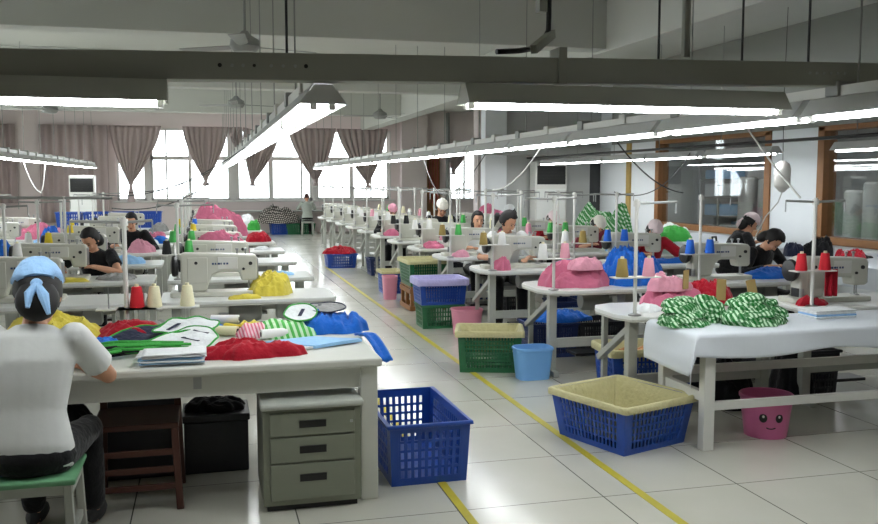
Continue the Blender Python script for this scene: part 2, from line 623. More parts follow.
# the dark steel channel crossing the hall with its two crosswise lamps
CHM = mat('dark grey painted steel', (152, 154, 143), 0.55, var=0.06, scale=4)
CHA = mat('grey enamel lamp body', (172, 174, 164), 0.5, var=0.05, scale=4)
t = thing('steel_channel', 'dark grey steel channel hung crosswise close to the camera', 'channel', (1.2, 3.9, 0))
za, zb = 2.07, 2.155


def zc(x):
    return za + (zb - za) * (x + 2.4) / 4.6


m = MB()
for x0, x1, nm in ((-5.2, 0.385, 'channel_length'), (0.392, 5.5, 'channel_length')):
    m = MB()
    vs = []
    for x in (x0, x1):
        z = zc(x)
        vs += [(x, -0.05, z), (x, 0.05, z), (x, 0.05, z + 0.115), (x, -0.05, z + 0.115)]
    m.add(vs, [(3, 2, 1, 0), (4, 5, 6, 7), (0, 1, 5, 4), (1, 2, 6, 5), (2, 3, 7, 6), (3, 0, 4, 7)])
    m.build(nm, CHM, t, bevel=0.004)
MB().box(0.37, 0.41, -0.06, 0.06, zc(0.4) - 0.004, zc(0.4) + 0.16).build('joint_plate', CHM, t, bevel=0.002)
for k, x in enumerate([-1.13, -1.08, -1.035, -0.99, -0.92, -0.87, -0.82, -0.775, 1.7, 1.74, 1.78, 1.82, 1.86, 1.9]):
    z = zc(x) + 0.06
    MB().tube([(x, -0.045, z), (x, -0.054, z)], 0.009 if k in (0, 7) else 0.007, 8).build('bolt', BLACKM if k in (0, 3, 7) else STEEL, t)
for x in (-2.6, -0.85, 0.9, 1.35):
    MB().tube([(x, 0, zc(x) + 0.1), (x, 0, ZC)], 0.006, 6).build('hanging_rod', BLACKM, t)

for x, lab in ((2.0, 'grey lamp hung crosswise under the steel channel, beyond the thick power cable'), (-0.95, 'grey lamp hung crosswise under the steel channel, over the seated woman in white')):
    r = place('crosslamp', lamp_maker(1.62, 0, CHA), 'hanging_batten_lamp', lab, 'lamp', (x, 3.86, (1.992 if x < 0 else 2.0)), pi / 2, 'crosswise lamps under the steel channel')
    if x > 0:
        r.location = (1.93, 3.86, 2.012)
        r.rotation_euler = (0, -0.006, pi / 2)
tag(MB().tube([(1.66, 4.2, 3.95), (1.66, 4.2, 2.9), (1.66, 4.2, 2.48), (1.65, 4.18, 2.41), (1.6, 4.12, 2.35), (1.52, 4.04, 2.3), (1.42, 3.96, 2.275), (1.3, 3.93, 2.262)], 0.013, 7).build('hanging_power_cable', WIREB, smooth=True), 'thick black power cable curving down from the ceiling onto the steel channel', 'cable')
tag(MB().box(1.6, 1.64, 4.17, 4.23, 2.5, 3.95).build('hanging_cable_duct', CHM), 'dark upright cable duct dropping from the ceiling to the steel channel', 'duct')
tag(MB().bar((1.68, 4.2, 2.4), (1.48, 3.93, 2.28), 0.03, 0.04).build('strut', CHM), 'short dark slanting strut propping the steel channel', 'strut')
tag(MB().tube([(2.3, 4.0, 2.28), (2.3, 4.0, ZC)], 0.022, 8).build('hanging_conduit', CHM), 'dark upright conduit from the steel channel to the ceiling', 'conduit')
tag(MB().tube([(3.0, 4.0, 2.28), (3.0, 4.0, ZC)], 0.007, 6).build('hanger_rod', BLACKM), 'thin black hanger rod by the far end of the steel channel', 'rod')


# ceiling fans
def fan_maker(r):
    MB().tube([(0, 0, 0.1), (0, 0, 1.05)], 0.012, 8).build('down_rod', G_PAINT, r)
    MB().lathe([(0.0, 1.05), (0.05, 1.05), (0.06, 0.96), (0.02, 0.92), (0.0, 0.92)], 12).build('ceiling_cup', G_PAINT, r, smooth=True)
    MB().lathe([(0.0, 0.14), (0.03, 0.14), (0.06, 0.1), (0.13, 0.06), (0.14, 0.0), (0.1, -0.05), (0.0, -0.06)], 16).build('motor', G_PAINT, r, smooth=True)
    for k in range(3):
        a = 2 * pi * k / 3 + 0.3
        R = Matrix.Rotation(a, 4, 'Z')
        m = MB()
        vs = []
        for x, w in ((0.12, 0.03), (0.2, 0.05), (0.7, 0.07)):
            for s, dz in ((-1, -0.008), (1, 0.008)):
                vs.append(R @ Vector((x, s * w, 0.0 + dz)))
                vs.append(R @ Vector((x, s * w, 0.006 + dz)))
        m.add(vs, [(0, 4, 5, 1), (4, 8, 9, 5), (2, 3, 7, 6), (6, 7, 11, 10), (1, 5, 7, 3), (5, 9, 11, 7), (0, 2, 6, 4), (4, 6, 10, 8), (0, 1, 3, 2), (8, 10, 11, 9)])
        m.build('blade', G_PAINT, r)


for (x, y, z), lab in (((0.384, 8.5, 2.9), 'ceiling fan over the first rows, closest above the steel channel'), ((3.28, 17.0, 2.9), 'ceiling fan above the lamps near the pillar'), ((0.52, 15.0, 2.9), 'ceiling fan half hidden beyond the centre lamp row'), ((-2.6, 17, 2.9), 'ceiling fan above the curtained side of the hall')):
    place('fan', fan_maker, 'ceiling_fan', 'white three-bladed ' + lab, 'fan', (x, y, z), 0.2 * x, 'ceiling fans')

# ------------------------------------------------------------- curtains
CURT = mat('taupe curtain', (178, 162, 160), 0.9, var=0.08, scale=3, sheen=0.1)


def gathered(x0, x1, xk, zk, tail, lab, ztop=3.33, drop=0.0, y=YB - 0.16, low=None):
    r = thing('curtain', lab, 'curtain', (xk, y, 0), 0, 'taupe window curtains')
    n = 8

    def f(u, v):
        e = v ** 1.25
        xe = xk + (u - 0.5) * 0.12
        x = (x0 + (x1 - x0) * u) * (1 - e) + xe * e + 0.05 * sin(pi * v) * (1 if u > 0.5 else -1)
        z = ztop + (zk - ztop) * v - drop * (1 - v) * u
        dy = 0.07 * sin(u * n * 2 * pi) * (0.5 + 0.5 * v) * (1 - 0.75 * e) + 0.05 * sin(3 * v * pi + u * 5) * (1 - e)
        return (x - xk, dy, z)
    MB().grid(f, 48, 16).build('drape', CURT, r, smooth=True, solid=0.012, angle=80, fix=False)
    MB().lathe([(0.0, 0.07), (0.07, 0.05), (0.085, 0.0), (0.07, -0.05), (0.0, -0.07)], 10, (0, 0, zk)).build('knot', CURT, r, smooth=True)
    if tail:
        MB().lathe([(0.04, 0.0), (0.06, -tail * 0.3), (0.1, -tail * 0.7), (0.12, -tail), (0.0, -tail)], 10, (0.0, 0, zk - 0.04)).build('tail', CURT, r, smooth=True, solid=0)
    return r


def at29(px, py, Y=28.84):
    return ((px - 205) / 890 * Y * 1.0, 1.68 + (180 - py) / 890 * Y)


gathered(-2.78, -1.27, -2.2, 1.6, 0.55, 'taupe curtain gathered to a low knot with a hanging tail, first from the full-length curtain')
gathered(-0.64, 0.74, 0.02, 1.72, 0.18, 'taupe curtain tied in a point over the second window')
gathered(0.76, 1.14, 1.06, 2.6, 0, 'narrow taupe curtain beside the centre lamp row')
gathered(1.2, 2.3, 1.45, 1.65, 0.12, 'taupe curtain with its corner swept up towards the lamp row', drop=0.25)
gathered(2.58, 4.1, 3.45, 1.66, 0.14, 'wide taupe curtain tied in a point above the woman at the far bench')
gathered(4.15, 5.8, 5.15, 1.62, 0.2, 'taupe curtain partly hidden by the lamps at the window end next to the pillar')
gathered(7.95, 8.55, 8.05, 2.0, 0.1, 'small taupe curtain bunched at the side window', ztop=2.8)


def flat_curtain(x0, x1, z0, z1, lab):
    def f(u, v):
        return ((x0 + (x1 - x0) * u), 28.8 + 0.05 * sin(u * (x1 - x0) * 22) + 0.02 * sin(u * 31 + 2), z0 + (z1 - z0) * v)
    tag(MB().grid(f, 60, 4).build('curtain', CURT, smooth=True, solid=0.012, angle=80, fix=False), lab, 'curtain', 'taupe window curtains')


flat_curtain(-4.75, -2.82, 0.4, 3.33, 'long taupe curtain hanging straight behind the floor-standing air conditioner')
flat_curtain(-6.6, -5.4, 1.0, 3.33, 'dark taupe curtain by the outer corner of the far wall')

# ------------------------------------------------------- air conditioners
def ac_maker(r):
    MB().box(-0.3, 0.3, -0.18, 0.18, 0.0, 1.8).build('cabinet', W_PAINT, r, bevel=0.02)
    MB().box(-0.27, 0.27, -0.187, -0.17, 1.38, 1.72).build('outlet', DARK, r)
    m = MB()
    for k in range(5):
        m.box(-0.27, 0.27, -0.2, -0.185, 1.42 + k * 0.06, 1.432 + k * 0.06)
    m.build('louvres', BLACKM, r)
    MB().box(-0.27, 0.27, -0.19, -0.18, 0.75, 1.3).build('front_panel', TOP, r, bevel=0.004)
    MB().box(-0.06, 0.06, -0.194, -0.185, 1.22, 1.25).build('badge', mat('dark badge', (60, 90, 80), 0.4), r)


r = place('ac', ac_maker, 'air_conditioner', 'white floor-standing air conditioner in front of the long straight curtain', 'air conditioner', (-2.98, 24.0, 0))
r = place('ac', ac_maker, 'air_conditioner', 'white floor-standing air conditioner with black louvres against the grey office wall', 'air conditioner', (7.08, 17.85, 0))
r.scale = (1.18, 1, 1.15)

# ------------------------------------------------- storeroom behind the glass
FAB = mat('wrapped fabric roll', (176, 178, 174), 0.5, var=0.06, scale=5)
for k, (y, h) in enumerate([(15.6, 1.95), (16.2, 1.7), (16.75, 1.75), (15.0, 1.6), (14.5, 1.7), (13.6, 1.5), (13.0, 1.65), (12.3, 1.5)]):
    tag(MB().lathe([(0.0, 0), (0.2, 0), (0.21, 0.05), (0.2, h - 0.04), (0.16, h), (0.0, h)], 14).build('fabric_roll', FAB, smooth=True, loc=(11.2 + 0.1 * (k % 2), y, 0)), 'tall pale fabric roll behind the glass, %s from the far end' % ORD[[0, 2, 1, 3, 4, 5, 6, 7][0] + [2, 1, 0, 3, 4, 5, 6, 7][k]], 'fabric roll', 'fabric rolls in the storeroom')
rk = thing('storage_rack', 'grey steel storage rack behind the glass partition', 'rack', (11.6, 17.5, 0))
for z in (0.5, 0.9, 1.3, 1.7, 2.05):
    MB().box(-0.9, 1.2, -0.4, 0.4, z - 0.02, z).build('shelf', G_PAINT, rk)
for x in (-0.88, 1.18):
    for y in (-0.38, 0.38):
        MB().box(x - 0.02, x + 0.02, y - 0.02, y + 0.02, 0, 2.1).build('post', G_PAINT, rk)
for k, z in enumerate((0.5, 0.9, 1.3, 1.7)):
    for j in range(3):
        tag(MB().box(-0.32, 0.32, -0.3, 0.3, 0, 0.2 + 0.05 * ((k + j) % 3)).build('fabric_bale', LBLUE if (j + k) % 2 else WHT, loc=(11.08 + j * 0.68, 17.45, z + 0.002), bevel=0.03),
            ('pale blue' if (j + k) % 2 else 'white') + ' folded fabric bale on the %s shelf up behind the glass, %s along' % (ORD[k], ORD[j]), 'fabric bale', 'fabric bales on the storeroom rack')


for k in range(5):  # lamps added to brighten the storeroom behind the glass
    place('added_storelamp', lamp_maker(1.5, ZC - 2.6, HOOD), 'hanging_batten_lamp', 'added white batten lamp in the storeroom behind the glass, %s along' % ORD[k], 'lamp', (10.3, 5.5 + 2.6 * k, 2.6), 0, 'added storeroom lamps')
# ------------------------------------------------------- loose wires
def sag(p, q, s, n=14):
    p, q = Vector(p), Vector(q)
    return [p.lerp(q, i / n) - Vector((0, 0, s * 4 * (i / n) * (1 - i / n))) for i in range(n + 1)]


for p, q, s, w, lab in [
    ((3.1, 7.9, 2.05), (3.6, 11.0, 1.55), 0.12, 1, 'white wire looping down from the glass-side lamps towards the tables'),
    ((3.15, 6.6, 2.05), (4.35, 7.55, 1.56), 0.1, 0, 'dark wire slanting from the glass-side lamps to a thread stand'),
    ((3.1, 9.6, 2.05), (2.9, 10.3, 1.55), 0.05, 0, 'thin wire slanting to a thread stand beside the aisle'),
    ((3.1, 12.8, 2.05), (2.8, 10.4, 1.5), 0.15, 0, 'long dark wire sagging between the aisle thread stands'),
    ((4.3, 8.9, 1.55), (6.75, 11.5, 2.1), 0.25, 0, 'looping wire from the partition lamps to the inner tables'),
    ((4.25, 5.7, 1.55), (4.45, 7.2, 2.6), 0.05, 1, 'pale hose rising behind the machine with the red cones'),
    ((0.5, 9.0, 2.08), (-1.3, 12.0, 1.5), 0.2, 0, 'dark wire sagging from the centre lamps across the window'),
    ((0.5, 12.0, 2.08), (-0.9, 9.4, 1.4), 0.25, 0, 'long low wire sagging from the centre lamps'),
    ((0.45, 15.2, 2.05), (-1.1, 13.3, 1.5), 0.15, 0, 'far dark wire sagging from the centre lamps'),
    ((-2.9, 16.0, 2.05), (-2.2, 13.4, 1.5), 0.12, 1, 'white wire hanging from the outer lamps'),
    ((-2.9, 18.2, 2.05), (-2.5, 15.2, 1.5), 0.12, 1, 'pale wire crossing under the outer lamps'),
]:
    tag(MB().tube(sag(p, q, s), 0.008 if w else 0.006, 6).build('hanging_wire', WIREW if w else WIREB, smooth=True), lab, 'wire', 'loose wires')

# ============================================================ sewing stations
def rounded(x0, x1, y0, y1, c):
    """table top outline with clipped, slightly rounded corners"""
    pts = []
    for cx, cy, sx, sy in ((x0, y0, 1, 1), (x1, y0, -1, 1), (x1, y1, -1, -1), (x0, y1, 1, -1)):
        a, b = (cx + sx * c, cy), (cx, cy + sy * c)
        mid = (cx + sx * c * 0.32, cy + sy * c * 0.32)
        seq = [b, mid, a] if (sx, sy) in ((1, 1), (-1, -1)) else [a, mid, b]
        pts += seq
    return pts


def table_maker(L, D, clip, motor=True):
    """origin at the floor under the middle; operator sits on the +Y side"""
    def mk(r):
        m = MB()
        m.prism(rounded(-L / 2, L / 2, -D / 2, D / 2, clip), 0.722, 0.75, 'Z')
        m.build('tabletop', TOP, r, bevel=0.006)
        m = MB()
        m.prism(rounded(-L / 2 + 0.004, L / 2 - 0.004, -D / 2 + 0.004, D / 2 - 0.004, clip), 0.708, 0.722, 'Z')
        m.build('underlay', TOPED, r)
        for s in (-1, 1):
            x = s * (L / 2 - 0.12)
            MB().box(x - 0.035, x + 0.035, -D / 2 + 0.14, -D / 2 + 0.21, 0.05, 0.71).build('leg', FRAMEG, r, bevel=0.006)
            MB().box(x - 0.025, x + 0.025, -D / 2 + 0.05, D / 2 - 0.05, 0.0, 0.05).build('foot_bar', FRAMEG, r, bevel=0.006)
            MB().bar((x, -D / 2 + 0.17, 0.66), (x - 0.03, D / 2 - 0.1, 0.36), 0.05, 0.045).build('strut', FRAMEG, r, bevel=0.006)
            MB().box(x - 0.02, x + 0.02, D / 2 - 0.14, D / 2 - 0.1, 0.05, 0.71).build('leg', FRAMEG, r, bevel=0.004)
        MB().box(-L / 2 + 0.155, L / 2 - 0.155, -D / 2 + 0.15, -D / 2 + 0.19, 0.24, 0.32).build('stretcher', FRAMEG, r, bevel=0.004)
        MB().box(-0.2, 0.15, 0.0, D / 2 - 0.16, 0.1, 0.125).build('treadle', BLACKM, r, bevel=0.005)
        if motor:
            mo = MB()
            mo.lathe([(0.0, -0.14), (0.07, -0.14), (0.085, -0.12), (0.085, 0.05), (0.075, 0.07), (0.06, 0.12), (0.02, 0.13), (0.02, 0.17), (0.0, 0.17)], 14, (-0.02, 0.02, 0.6), 'X')
            mo.build('motor', G_PAINT, r, smooth=True)
            MB().box(-0.05, 0.03, -0.04, 0.06, 0.67, 0.71).build('motor_bracket', BLACKM, r)
            MB().box(0.22, 0.36, -0.1, 0.06, 0.56, 0.708).build('control_box', G_PAINT, r, bevel=0.006)
            m = MB().box(0.1, 0.45, D / 2 - 0.3, D / 2 - 0.06, 0.62, 0.705)
            m.build('drawer_tray', TOPED, r, bevel=0.006)
    return mk


def machine_maker(r):
    """lockstitch machine: handwheel at -x, needle head at +x, worker on +y; z 0 on the table"""
    MB().prism(rounded(-0.31, 0.31, -0.1, 0.1, 0.02), 0.0, 0.035, 'Z').build('bed', MACH, r, bevel=0.006)
    arm = [(-0.235, 0.035), (-0.06, 0.035), (-0.045, 0.09), (-0.02, 0.15), (0.02, 0.175), (0.17, 0.175), (0.185, 0.11), (0.29, 0.11), (0.3, 0.13), (0.3, 0.285), (0.28, 0.305),
           (-0.215, 0.325), (-0.24, 0.31)]
    MB().prism(arm, -0.06, 0.06, 'Y').build('arm', MACH, r, bevel=0.014)
    MB().box(-0.19, -0.05, -0.066, -0.055, 0.1, 0.29).build('rear_cover', MACH, r, bevel=0.004)
    MB().box(0.02, 0.16, -0.064, -0.055, 0.2, 0.29).build('oil_cover', W_PAINT, r, bevel=0.003)
    m = MB()
    for k, w in enumerate((0.014, 0.01, 0.016, 0.008, 0.012, 0.014)):
        m.box(-0.02 + k * 0.02, -0.02 + k * 0.02 + w, -0.0665, -0.06, 0.235, 0.249)
    m.build('plate_mark', mat('blue enamel mark', (50, 70, 110), 0.4, var=0), r)
    for x, z, rr in ((-0.13, 0.25, 0.012), (0.2, 0.2, 0.01), (0.25, 0.24, 0.014)):
        MB().lathe([(0.0, -0.07), (rr, -0.07), (rr, -0.055), (0.0, -0.055)], 10, (x, 0, z), 'Y').build('screw_cap', BLACKM, r)
    MB().lathe([(0.0, -0.305), (0.03, -0.305), (0.075, -0.295), (0.08, -0.275), (0.07, -0.255), (0.045, -0.25), (0.045, -0.235), (0.0, -0.235)], 18, (0, 0, 0.225), 'X').build('handwheel', BLACKM, r, smooth=True)
    MB().box(0.298, 0.306, -0.05, 0.05, 0.125, 0.275).build('face_plate', STEEL, r, bevel=0.003)
    MB().tube([(0.24, 0, 0.11), (0.24, 0, 0.04)], 0.006, 6).build('needle_bar', STEEL, r)
    MB().tube([(0.24, -0.02, 0.115), (0.24, -0.02, 0.05)], 0.005, 6).build('presser_bar', STEEL, r)
    MB().box(0.225, 0.255, -0.035, 0.025, 0.036, 0.042).build('presser_foot', STEEL, r)
    MB().lathe([(0.0, 0.06), (0.022, 0.06), (0.022, 0.072), (0.006, 0.075), (0.006, 0.09), (0.0, 0.09)], 12, (0.22, 0, 0.24), 'Y').build('tension_dial', STEEL, r, smooth=True)
    for x in (0.16, 0.22):
        MB().lathe([(0.0, 0.3), (0.007, 0.3), (0.007, 0.335), (0.013, 0.338), (0.013, 0.35), (0.0, 0.352)], 8, (x, 0, 0), 'Z').build('thread_post', STEEL, r, smooth=True)
    MB().box(-0.24, -0.2, -0.045, 0.045, 0.0355, 0.1).build('belt_guard', BLACKM, r, bevel=0.006)
    MB().lathe([(0.0, 0.04), (0.016, 0.04), (0.016, 0.1), (0.0, 0.1)], 10, (-0.24, -0.075, 0), 'Z').build('bobbin_winder', STEEL, r, smooth=True)


def stand_maker(top, tray, arms):
    """pole clamped on the table: cone tray and a guide arm at the top; z 0 on the table"""
    def mk(r):
        MB().lathe([(0.0, 0.0), (0.045, 0.0), (0.045, 0.008), (0.02, 0.016), (0.0, 0.016)], 12).build('base', STEEL, r, smooth=True)
        MB().tube([(0, 0, 0.01), (0, 0, top)], 0.0135, 8).build('pole', W_PAINT, r, smooth=True)
        if tray:
            m = MB().box(-0.17, 0.17, -0.05, 0.05, tray - 0.008, tray)
            m.build('cone_tray', W_PAINT, r)
            for x in (-0.1, 0.1):
                MB().tube([(x, 0, tray), (x, 0, tray + 0.13)], 0.004, 5).build('pin', STEEL, r)
        MB().lathe([(0.018, top - 0.05), (0.024, top - 0.05), (0.024, top - 0.01), (0.018, top - 0.01)], 10).build('collar', W_PAINT, r, smooth=True)
        for dx in arms:
            MB().tube([(0, 0, top - 0.03), (dx, 0, top - 0.02)], 0.009, 6).build('guide_arm', G_PAINT, r)
            MB().tube([(dx, 0, top - 0.02), (dx, 0, top - 0.1)], 0.005, 5).build('thread_hook', STEEL, r)
    return mk


def cone_maker(c):
    def mk(r):
        MB().lathe([(0.012, 0.0), (0.042, 0.0), (0.044, 0.01), (0.03, 0.12), (0.026, 0.125), (0.012, 0.125)], 14).build('thread', CONES[c], r, smooth=True)
        MB().lathe([(0.0, 0.12), (0.014, 0.12), (0.012, 0.14), (0.0, 0.14)], 10).build('tube_tip', CONES['cream'], r, smooth=True)
    return mk


def cone(c, x, y, z, lab, group='thread cones on the stands'):
    place('cone ' + c, cone_maker(c), 'thread_cone', lab, 'thread cone', (x, y, z + 0.001), 0, group)


# front edges (y) of the table rows
A_Y = [5.44, 6.92, 8.58, 10.22, 11.66, 13.1, 14.5, 15.95, 17.4, 18.9, 20.4, 22.0]
B_Y = [5.5, 7.05, 8.75, 10.4, 11.9, 13.4, 14.9]
L_Y = [7.03, 8.55, 10.2, 11.8, 13.4, 15.0, 16.6, 18.3]
WHERE = {'A': 'in the aisle row behind the cloth-covered table', 'B': 'in the inner row by the glass partition',
         'L': 'in the aisle row behind the big garment table', 'M': 'one column in from the aisle, curtain side', 'N': 'two columns in from the aisle, curtain side'}
SHORT = {'A': 'aisle table behind the cloth-covered table', 'B': 'inner table by the glass partition', 'L': 'aisle table behind the garment table',
         'M': 'table one column in, curtain side', 'N': 'table two columns in, curtain side'}
GR = {'A': 'aisle-side sewing tables by the tape', 'B': 'inner sewing tables', 'L': 'sewing tables behind the garment table', 'M': 'second column of sewing tables', 'N': 'third column of sewing tables'}
cone_sets = {
    ('A', 0): ('brown', 'pink'), ('A', 1): ('white', 'pink'), ('A', 2): ('brown', 'white'), ('A', 3): ('brown', 'green'), ('A', 4): ('white', 'white'), ('A', 5): ('black', 'black'),
    ('A', 6): ('white', 'white'), ('A', 7): ('white', 'pink'), ('A', 8): ('white', 'white'),
    ('B', 0): ('red', 'red'), ('B', 1): ('blue', 'blue'), ('B', 2): ('blue', 'blue'), ('B', 3): ('green', 'green'), ('B', 4): ('green', 'green'), ('B', 5): ('green', 'white'),
    ('L', 1): ('black', 'green'), ('L', 2): ('green', 'green'), ('L', 3): ('green', 'yellow'), ('L', 4): ('yellow', 'blue'),
    ('M', 1): ('yellow', 'white'), ('M', 2): ('white', 'yellow'), ('M', 3): ('blue', 'yellow'), ('M', 4): ('yellow', 'white'), ('N', 1): ('yellow', 'white'), ('N', 2): ('white', 'yellow'), ('N', 3): ('white', 'blue'),
}


def station(c, k, x0, yf, L, D, clip, machine=True, stand=True):
    xc, yc = x0 + L / 2, yf + D / 2
    n = ORD[k]
    place('table%.2f%.2f' % (L, D), table_maker(L, D, clip), 'sewing_table', 'white sewing table, %s %s' % (n, WHERE[c]), 'sewing table', (xc, yc, 0), 0, GR[c])
    if machine:
        r = place('machine', machine_maker, 'sewing_machine', 'white sewing machine on the %s %s' % (n, SHORT[c]), 'sewing machine', (x0 + 0.42, yf + 0.36, 0.7505), 0, 'sewing machines')
        r.scale = (1.12, 1.1, 1.08)
    if stand:
        if c in 'AB':
            sx, sy, tray, top = x0 + 0.1, yf + 0.09, 0.27, 0.8
        else:
            sx, sy, tray, top = x0 + 0.1, yf + 0.09, 0.24, 0.72
        arms = [(-0.27, 0.2), (0.3,), (-0.25, 0.25), (0.33, -0.18)][(k * 3 + ord(c)) % 4]
        if k > 6 and c in 'LMN':
            return
        place('stand%s%.2f' % (arms, top), stand_maker(top, tray, arms), 'thread_stand', 'white thread stand on the %s %s' % (n, SHORT[c]), 'thread stand', (sx, sy, 0.7505), 0, 'thread stands')
        cs = cone_sets.get((c, k))
        if cs:
            for i, cc in enumerate(cs):
                lab = '%s thread cone on the stand of the %s %s' % (cc, n, SHORT[c])
                if cs[0] == cs[1]:
                    lab = '%s thread cone %s the pole, %s %s' % (cc, ('aisle side of', 'wall side of')[i], n, SHORT[c])
                cone(cc, sx + (-0.1, 0.1)[i], sy, 0.7505 + tray, lab)


# table one stands directly behind the cloth-covered table
for k, y in enumerate(A_Y):
    station('A', k, 2.74, y, 1.3, 0.72 if k == 0 else 0.8, 0.2, machine=k not in (0, 1))
for k, y in enumerate(B_Y):
    station('B', k, 4.2, y, 1.35, 0.7, 0.06)
for k, y in enumerate(L_Y):
    station('L', k, -0.36, y, 1.36, 0.66, 0.05, stand=k > 0)
for k, y in enumerate(L_Y[:7]):
    station('M', k, -1.84, y, 1.36, 0.66, 0.05, stand=k > 0)
for k, y in enumerate(L_Y[:6]):
    station('N', k, -3.32, y, 1.36, 0.66, 0.05, stand=k > 0)
# near stand at the back of the garment table
r = place('stand near', stand_maker(0.7, 0.16, (-0.3, 0.16)), 'thread_stand', 'white thread stand at the back of the garment table', 'thread stand', (-0.47, 5.56, 0.7605), 0, 'thread stands')
MB().box(-0.05, 0.42, -0.05, 0.05, 0.152, 0.16).build('cone_shelf', W_PAINT, r)
cone('red', -0.41, 5.56, 0.921, 'red thread cone on the stand at the back of the garment table')
cone('cream', -0.31, 5.56, 0.921, 'cream thread cone next to the red one at the back of the garment table')
cone('cream', -0.12, 5.56, 0.921, 'cream thread cone standing apart at the shelf end behind the garment table')


# small goods on the sewing tables
SCR = [('pale pink', LPINK), ('white', WHT), ('pink', PINK), ('grey', GREYC), ('pale blue', LBLUE)]


def clutter(c, k, x, y, i, sc, h=None):
    nm, m = SCR[i % 5]
    return dict(c=c, k=k, x=x, y=y, nm=nm, m=m, sc=sc, h=h or 0.08 + 0.03 * (i % 3), seed=200 + i)


CLUT = []
for k, y in enumerate(A_Y[:10]):
    if k >= 3:
        CLUT.append(clutter('A', k, 3.62, y + 0.24, k, 0.26))
    if k >= 2:
        place('stand second', stand_maker(0.8, 0.27, (-0.3, 0.24)), 'thread_stand', 'second thread stand, wall end of the %s %s' % (ORD[k], SHORT['A']), 'thread stand', (3.74, y + 0.1, 0.7505), 0, 'thread stands')
        for i, cc in enumerate((('white', 'cream'), ('cream', 'green'), ('white', 'brown'), ('white', 'pink'))[k % 4]):
            cone(cc, 3.64 + 0.2 * i, y + 0.1, 1.0205, '%s thread cone on the second stand of the %s %s' % (cc, ORD[k], SHORT['A']))
for k, y in enumerate(B_Y):
    if k >= 2:
        CLUT.append(clutter('B', k, 5.22, y + 0.3, k + 1, 0.3))
for k, y in enumerate(L_Y[:7]):
    if k not in (0, 2, 4, 5):
        CLUT.append(clutter('L', k, 0.72, y + 0.3, k + 3, 0.24, 0.05))
    if k > 0:
        CLUT.append(clutter('M', k, -0.82, y + 0.3, k + 2, 0.34))
    if 0 < k < 6:
        CLUT.append(clutter('N', k, -2.25, y + 0.32, k, 0.3))

# ============================================================ floor markings
TAPE = mat('worn yellow tape', (178, 166, 40), 0.5, var=0.25, scale=5)
tag(MB().box(2.205, 2.255, 2.6, 17.2, 0.0, 0.0025).build('floor_tape', TAPE), 'long yellow floor tape running up the aisle beside the baskets', 'floor tape')
tag(MB().box(1.215, 1.26, 2.6, 9.0, 0.0, 0.0025).build('floor_tape', TAPE), 'yellow floor tape on the garment-table side, mostly under the blue crate', 'floor tape')

# ============================================================ the big garment table
OLDW = mat('worn white paint', (206, 207, 198), 0.45, var=0.06, scale=4)
t = thing('garment_table', 'large white wooden table heaped with coloured garments beside the aisle', 'table', (-0.2, 5.05, 0))
MB().box(-1.1, 1.07, -0.57, 0.57, 0.715, 0.76).build('tabletop', OLDW, t, bevel=0.012)
for y in (-0.5, 0.5):
    MB().box(-1.0, 0.98, y - 0.015, y + 0.015, 0.6, 0.715).build('apron', OLDW, t)
for x in (-1.0, 0.98):
    MB().box(x - 0.015, x + 0.015, -0.48, 0.48, 0.6, 0.715).build('apron', OLDW, t)
for x in (-1.02, 1.005):
    for y in (-0.49, 0.49):
        MB().box(x - 0.045, x + 0.045, y - 0.045, y + 0.045, 0, 0.715).build('leg', OLDW, t, bevel=0.005)
MB().box(0.12, 0.16, -0.519, -0.512, 0.64, 0.7).build('latch', STEEL, t)

CABM = mat('grey green enamel cabinet', (128, 132, 117), 0.45, var=0.05, scale=4)
t = thing('drawer_cabinet', 'grey metal three-drawer cabinet standing under the garment table edge', 'cabinet', (0.5, 4.72, 0))
MB().box(-0.25, 0.25, -0.27, 0.25, 0.03, 0.53).build('carcass', CABM, t, bevel=0.004)
MB().box(-0.262, 0.262, -0.3, 0.26, 0.53, 0.562).build('top_panel', mat('light grey cabinet top', (188, 192, 184), 0.3, var=0.04), t, bevel=0.012)
MB().box(-0.23, 0.23, -0.25, 0.23, 0.0, 0.03).build('plinth', BLACKM, t)
for z0, z1 in ((0.392, 0.51), (0.255, 0.383), (0.06, 0.246)):
    d = MB().box(-0.215, 0.215, -0.284, -0.268, z0, z1).build('drawer', CABM, t, bevel=0.004)
    zc_ = (z0 + z1) / 2 + (0.02 if z0 < 0.1 else 0)
    h = MB().box(-0.068, 0.068, -0.287, -0.283, zc_ - 0.019, zc_ + 0.019)
    h.box(-0.068, 0.068, -0.292, -0.286, zc_ + 0.012, zc_ + 0.019)
    h.build('handle', BLACKM, d)
    if z0 > 0.3:
        MB().box(0.19, 0.205, -0.288, -0.284, 0.445, 0.46).build('lock', STEEL, d)

# wooden chair pushed under the table
t = thing('wooden_chair', 'dark red wooden chair pushed under the garment table next to the cabinet', 'chair', (-0.38, 4.83, 0))
MB().box(-0.2, 0.22, -0.2, 0.2, 0.42, 0.45).build('seat', DKWOOD, t, bevel=0.006)
for x in (-0.17, 0.2):
    MB().bar((x, -0.18, 0.42), (x + 0.02 * (1 if x > 0 else -1), -0.2, 0.0), 0.036, 0.036).build('leg', DKWOOD, t, bevel=0.004)
    MB().bar((x, 0.18, 0.7), (x + 0.02 * (1 if x > 0 else -1), 0.2, 0.0), 0.036, 0.036).build('leg', DKWOOD, t, bevel=0.004)
for z in (0.12, 0.21, 0.3):
    MB().box(-0.18, 0.2, -0.2, -0.18, z - 0.014, z + 0.014).build('rung', DKWOOD, t)
MB().box(-0.16, 0.19, 0.165, 0.195, 0.58, 0.68).build('backrest', DKWOOD, t, bevel=0.006)


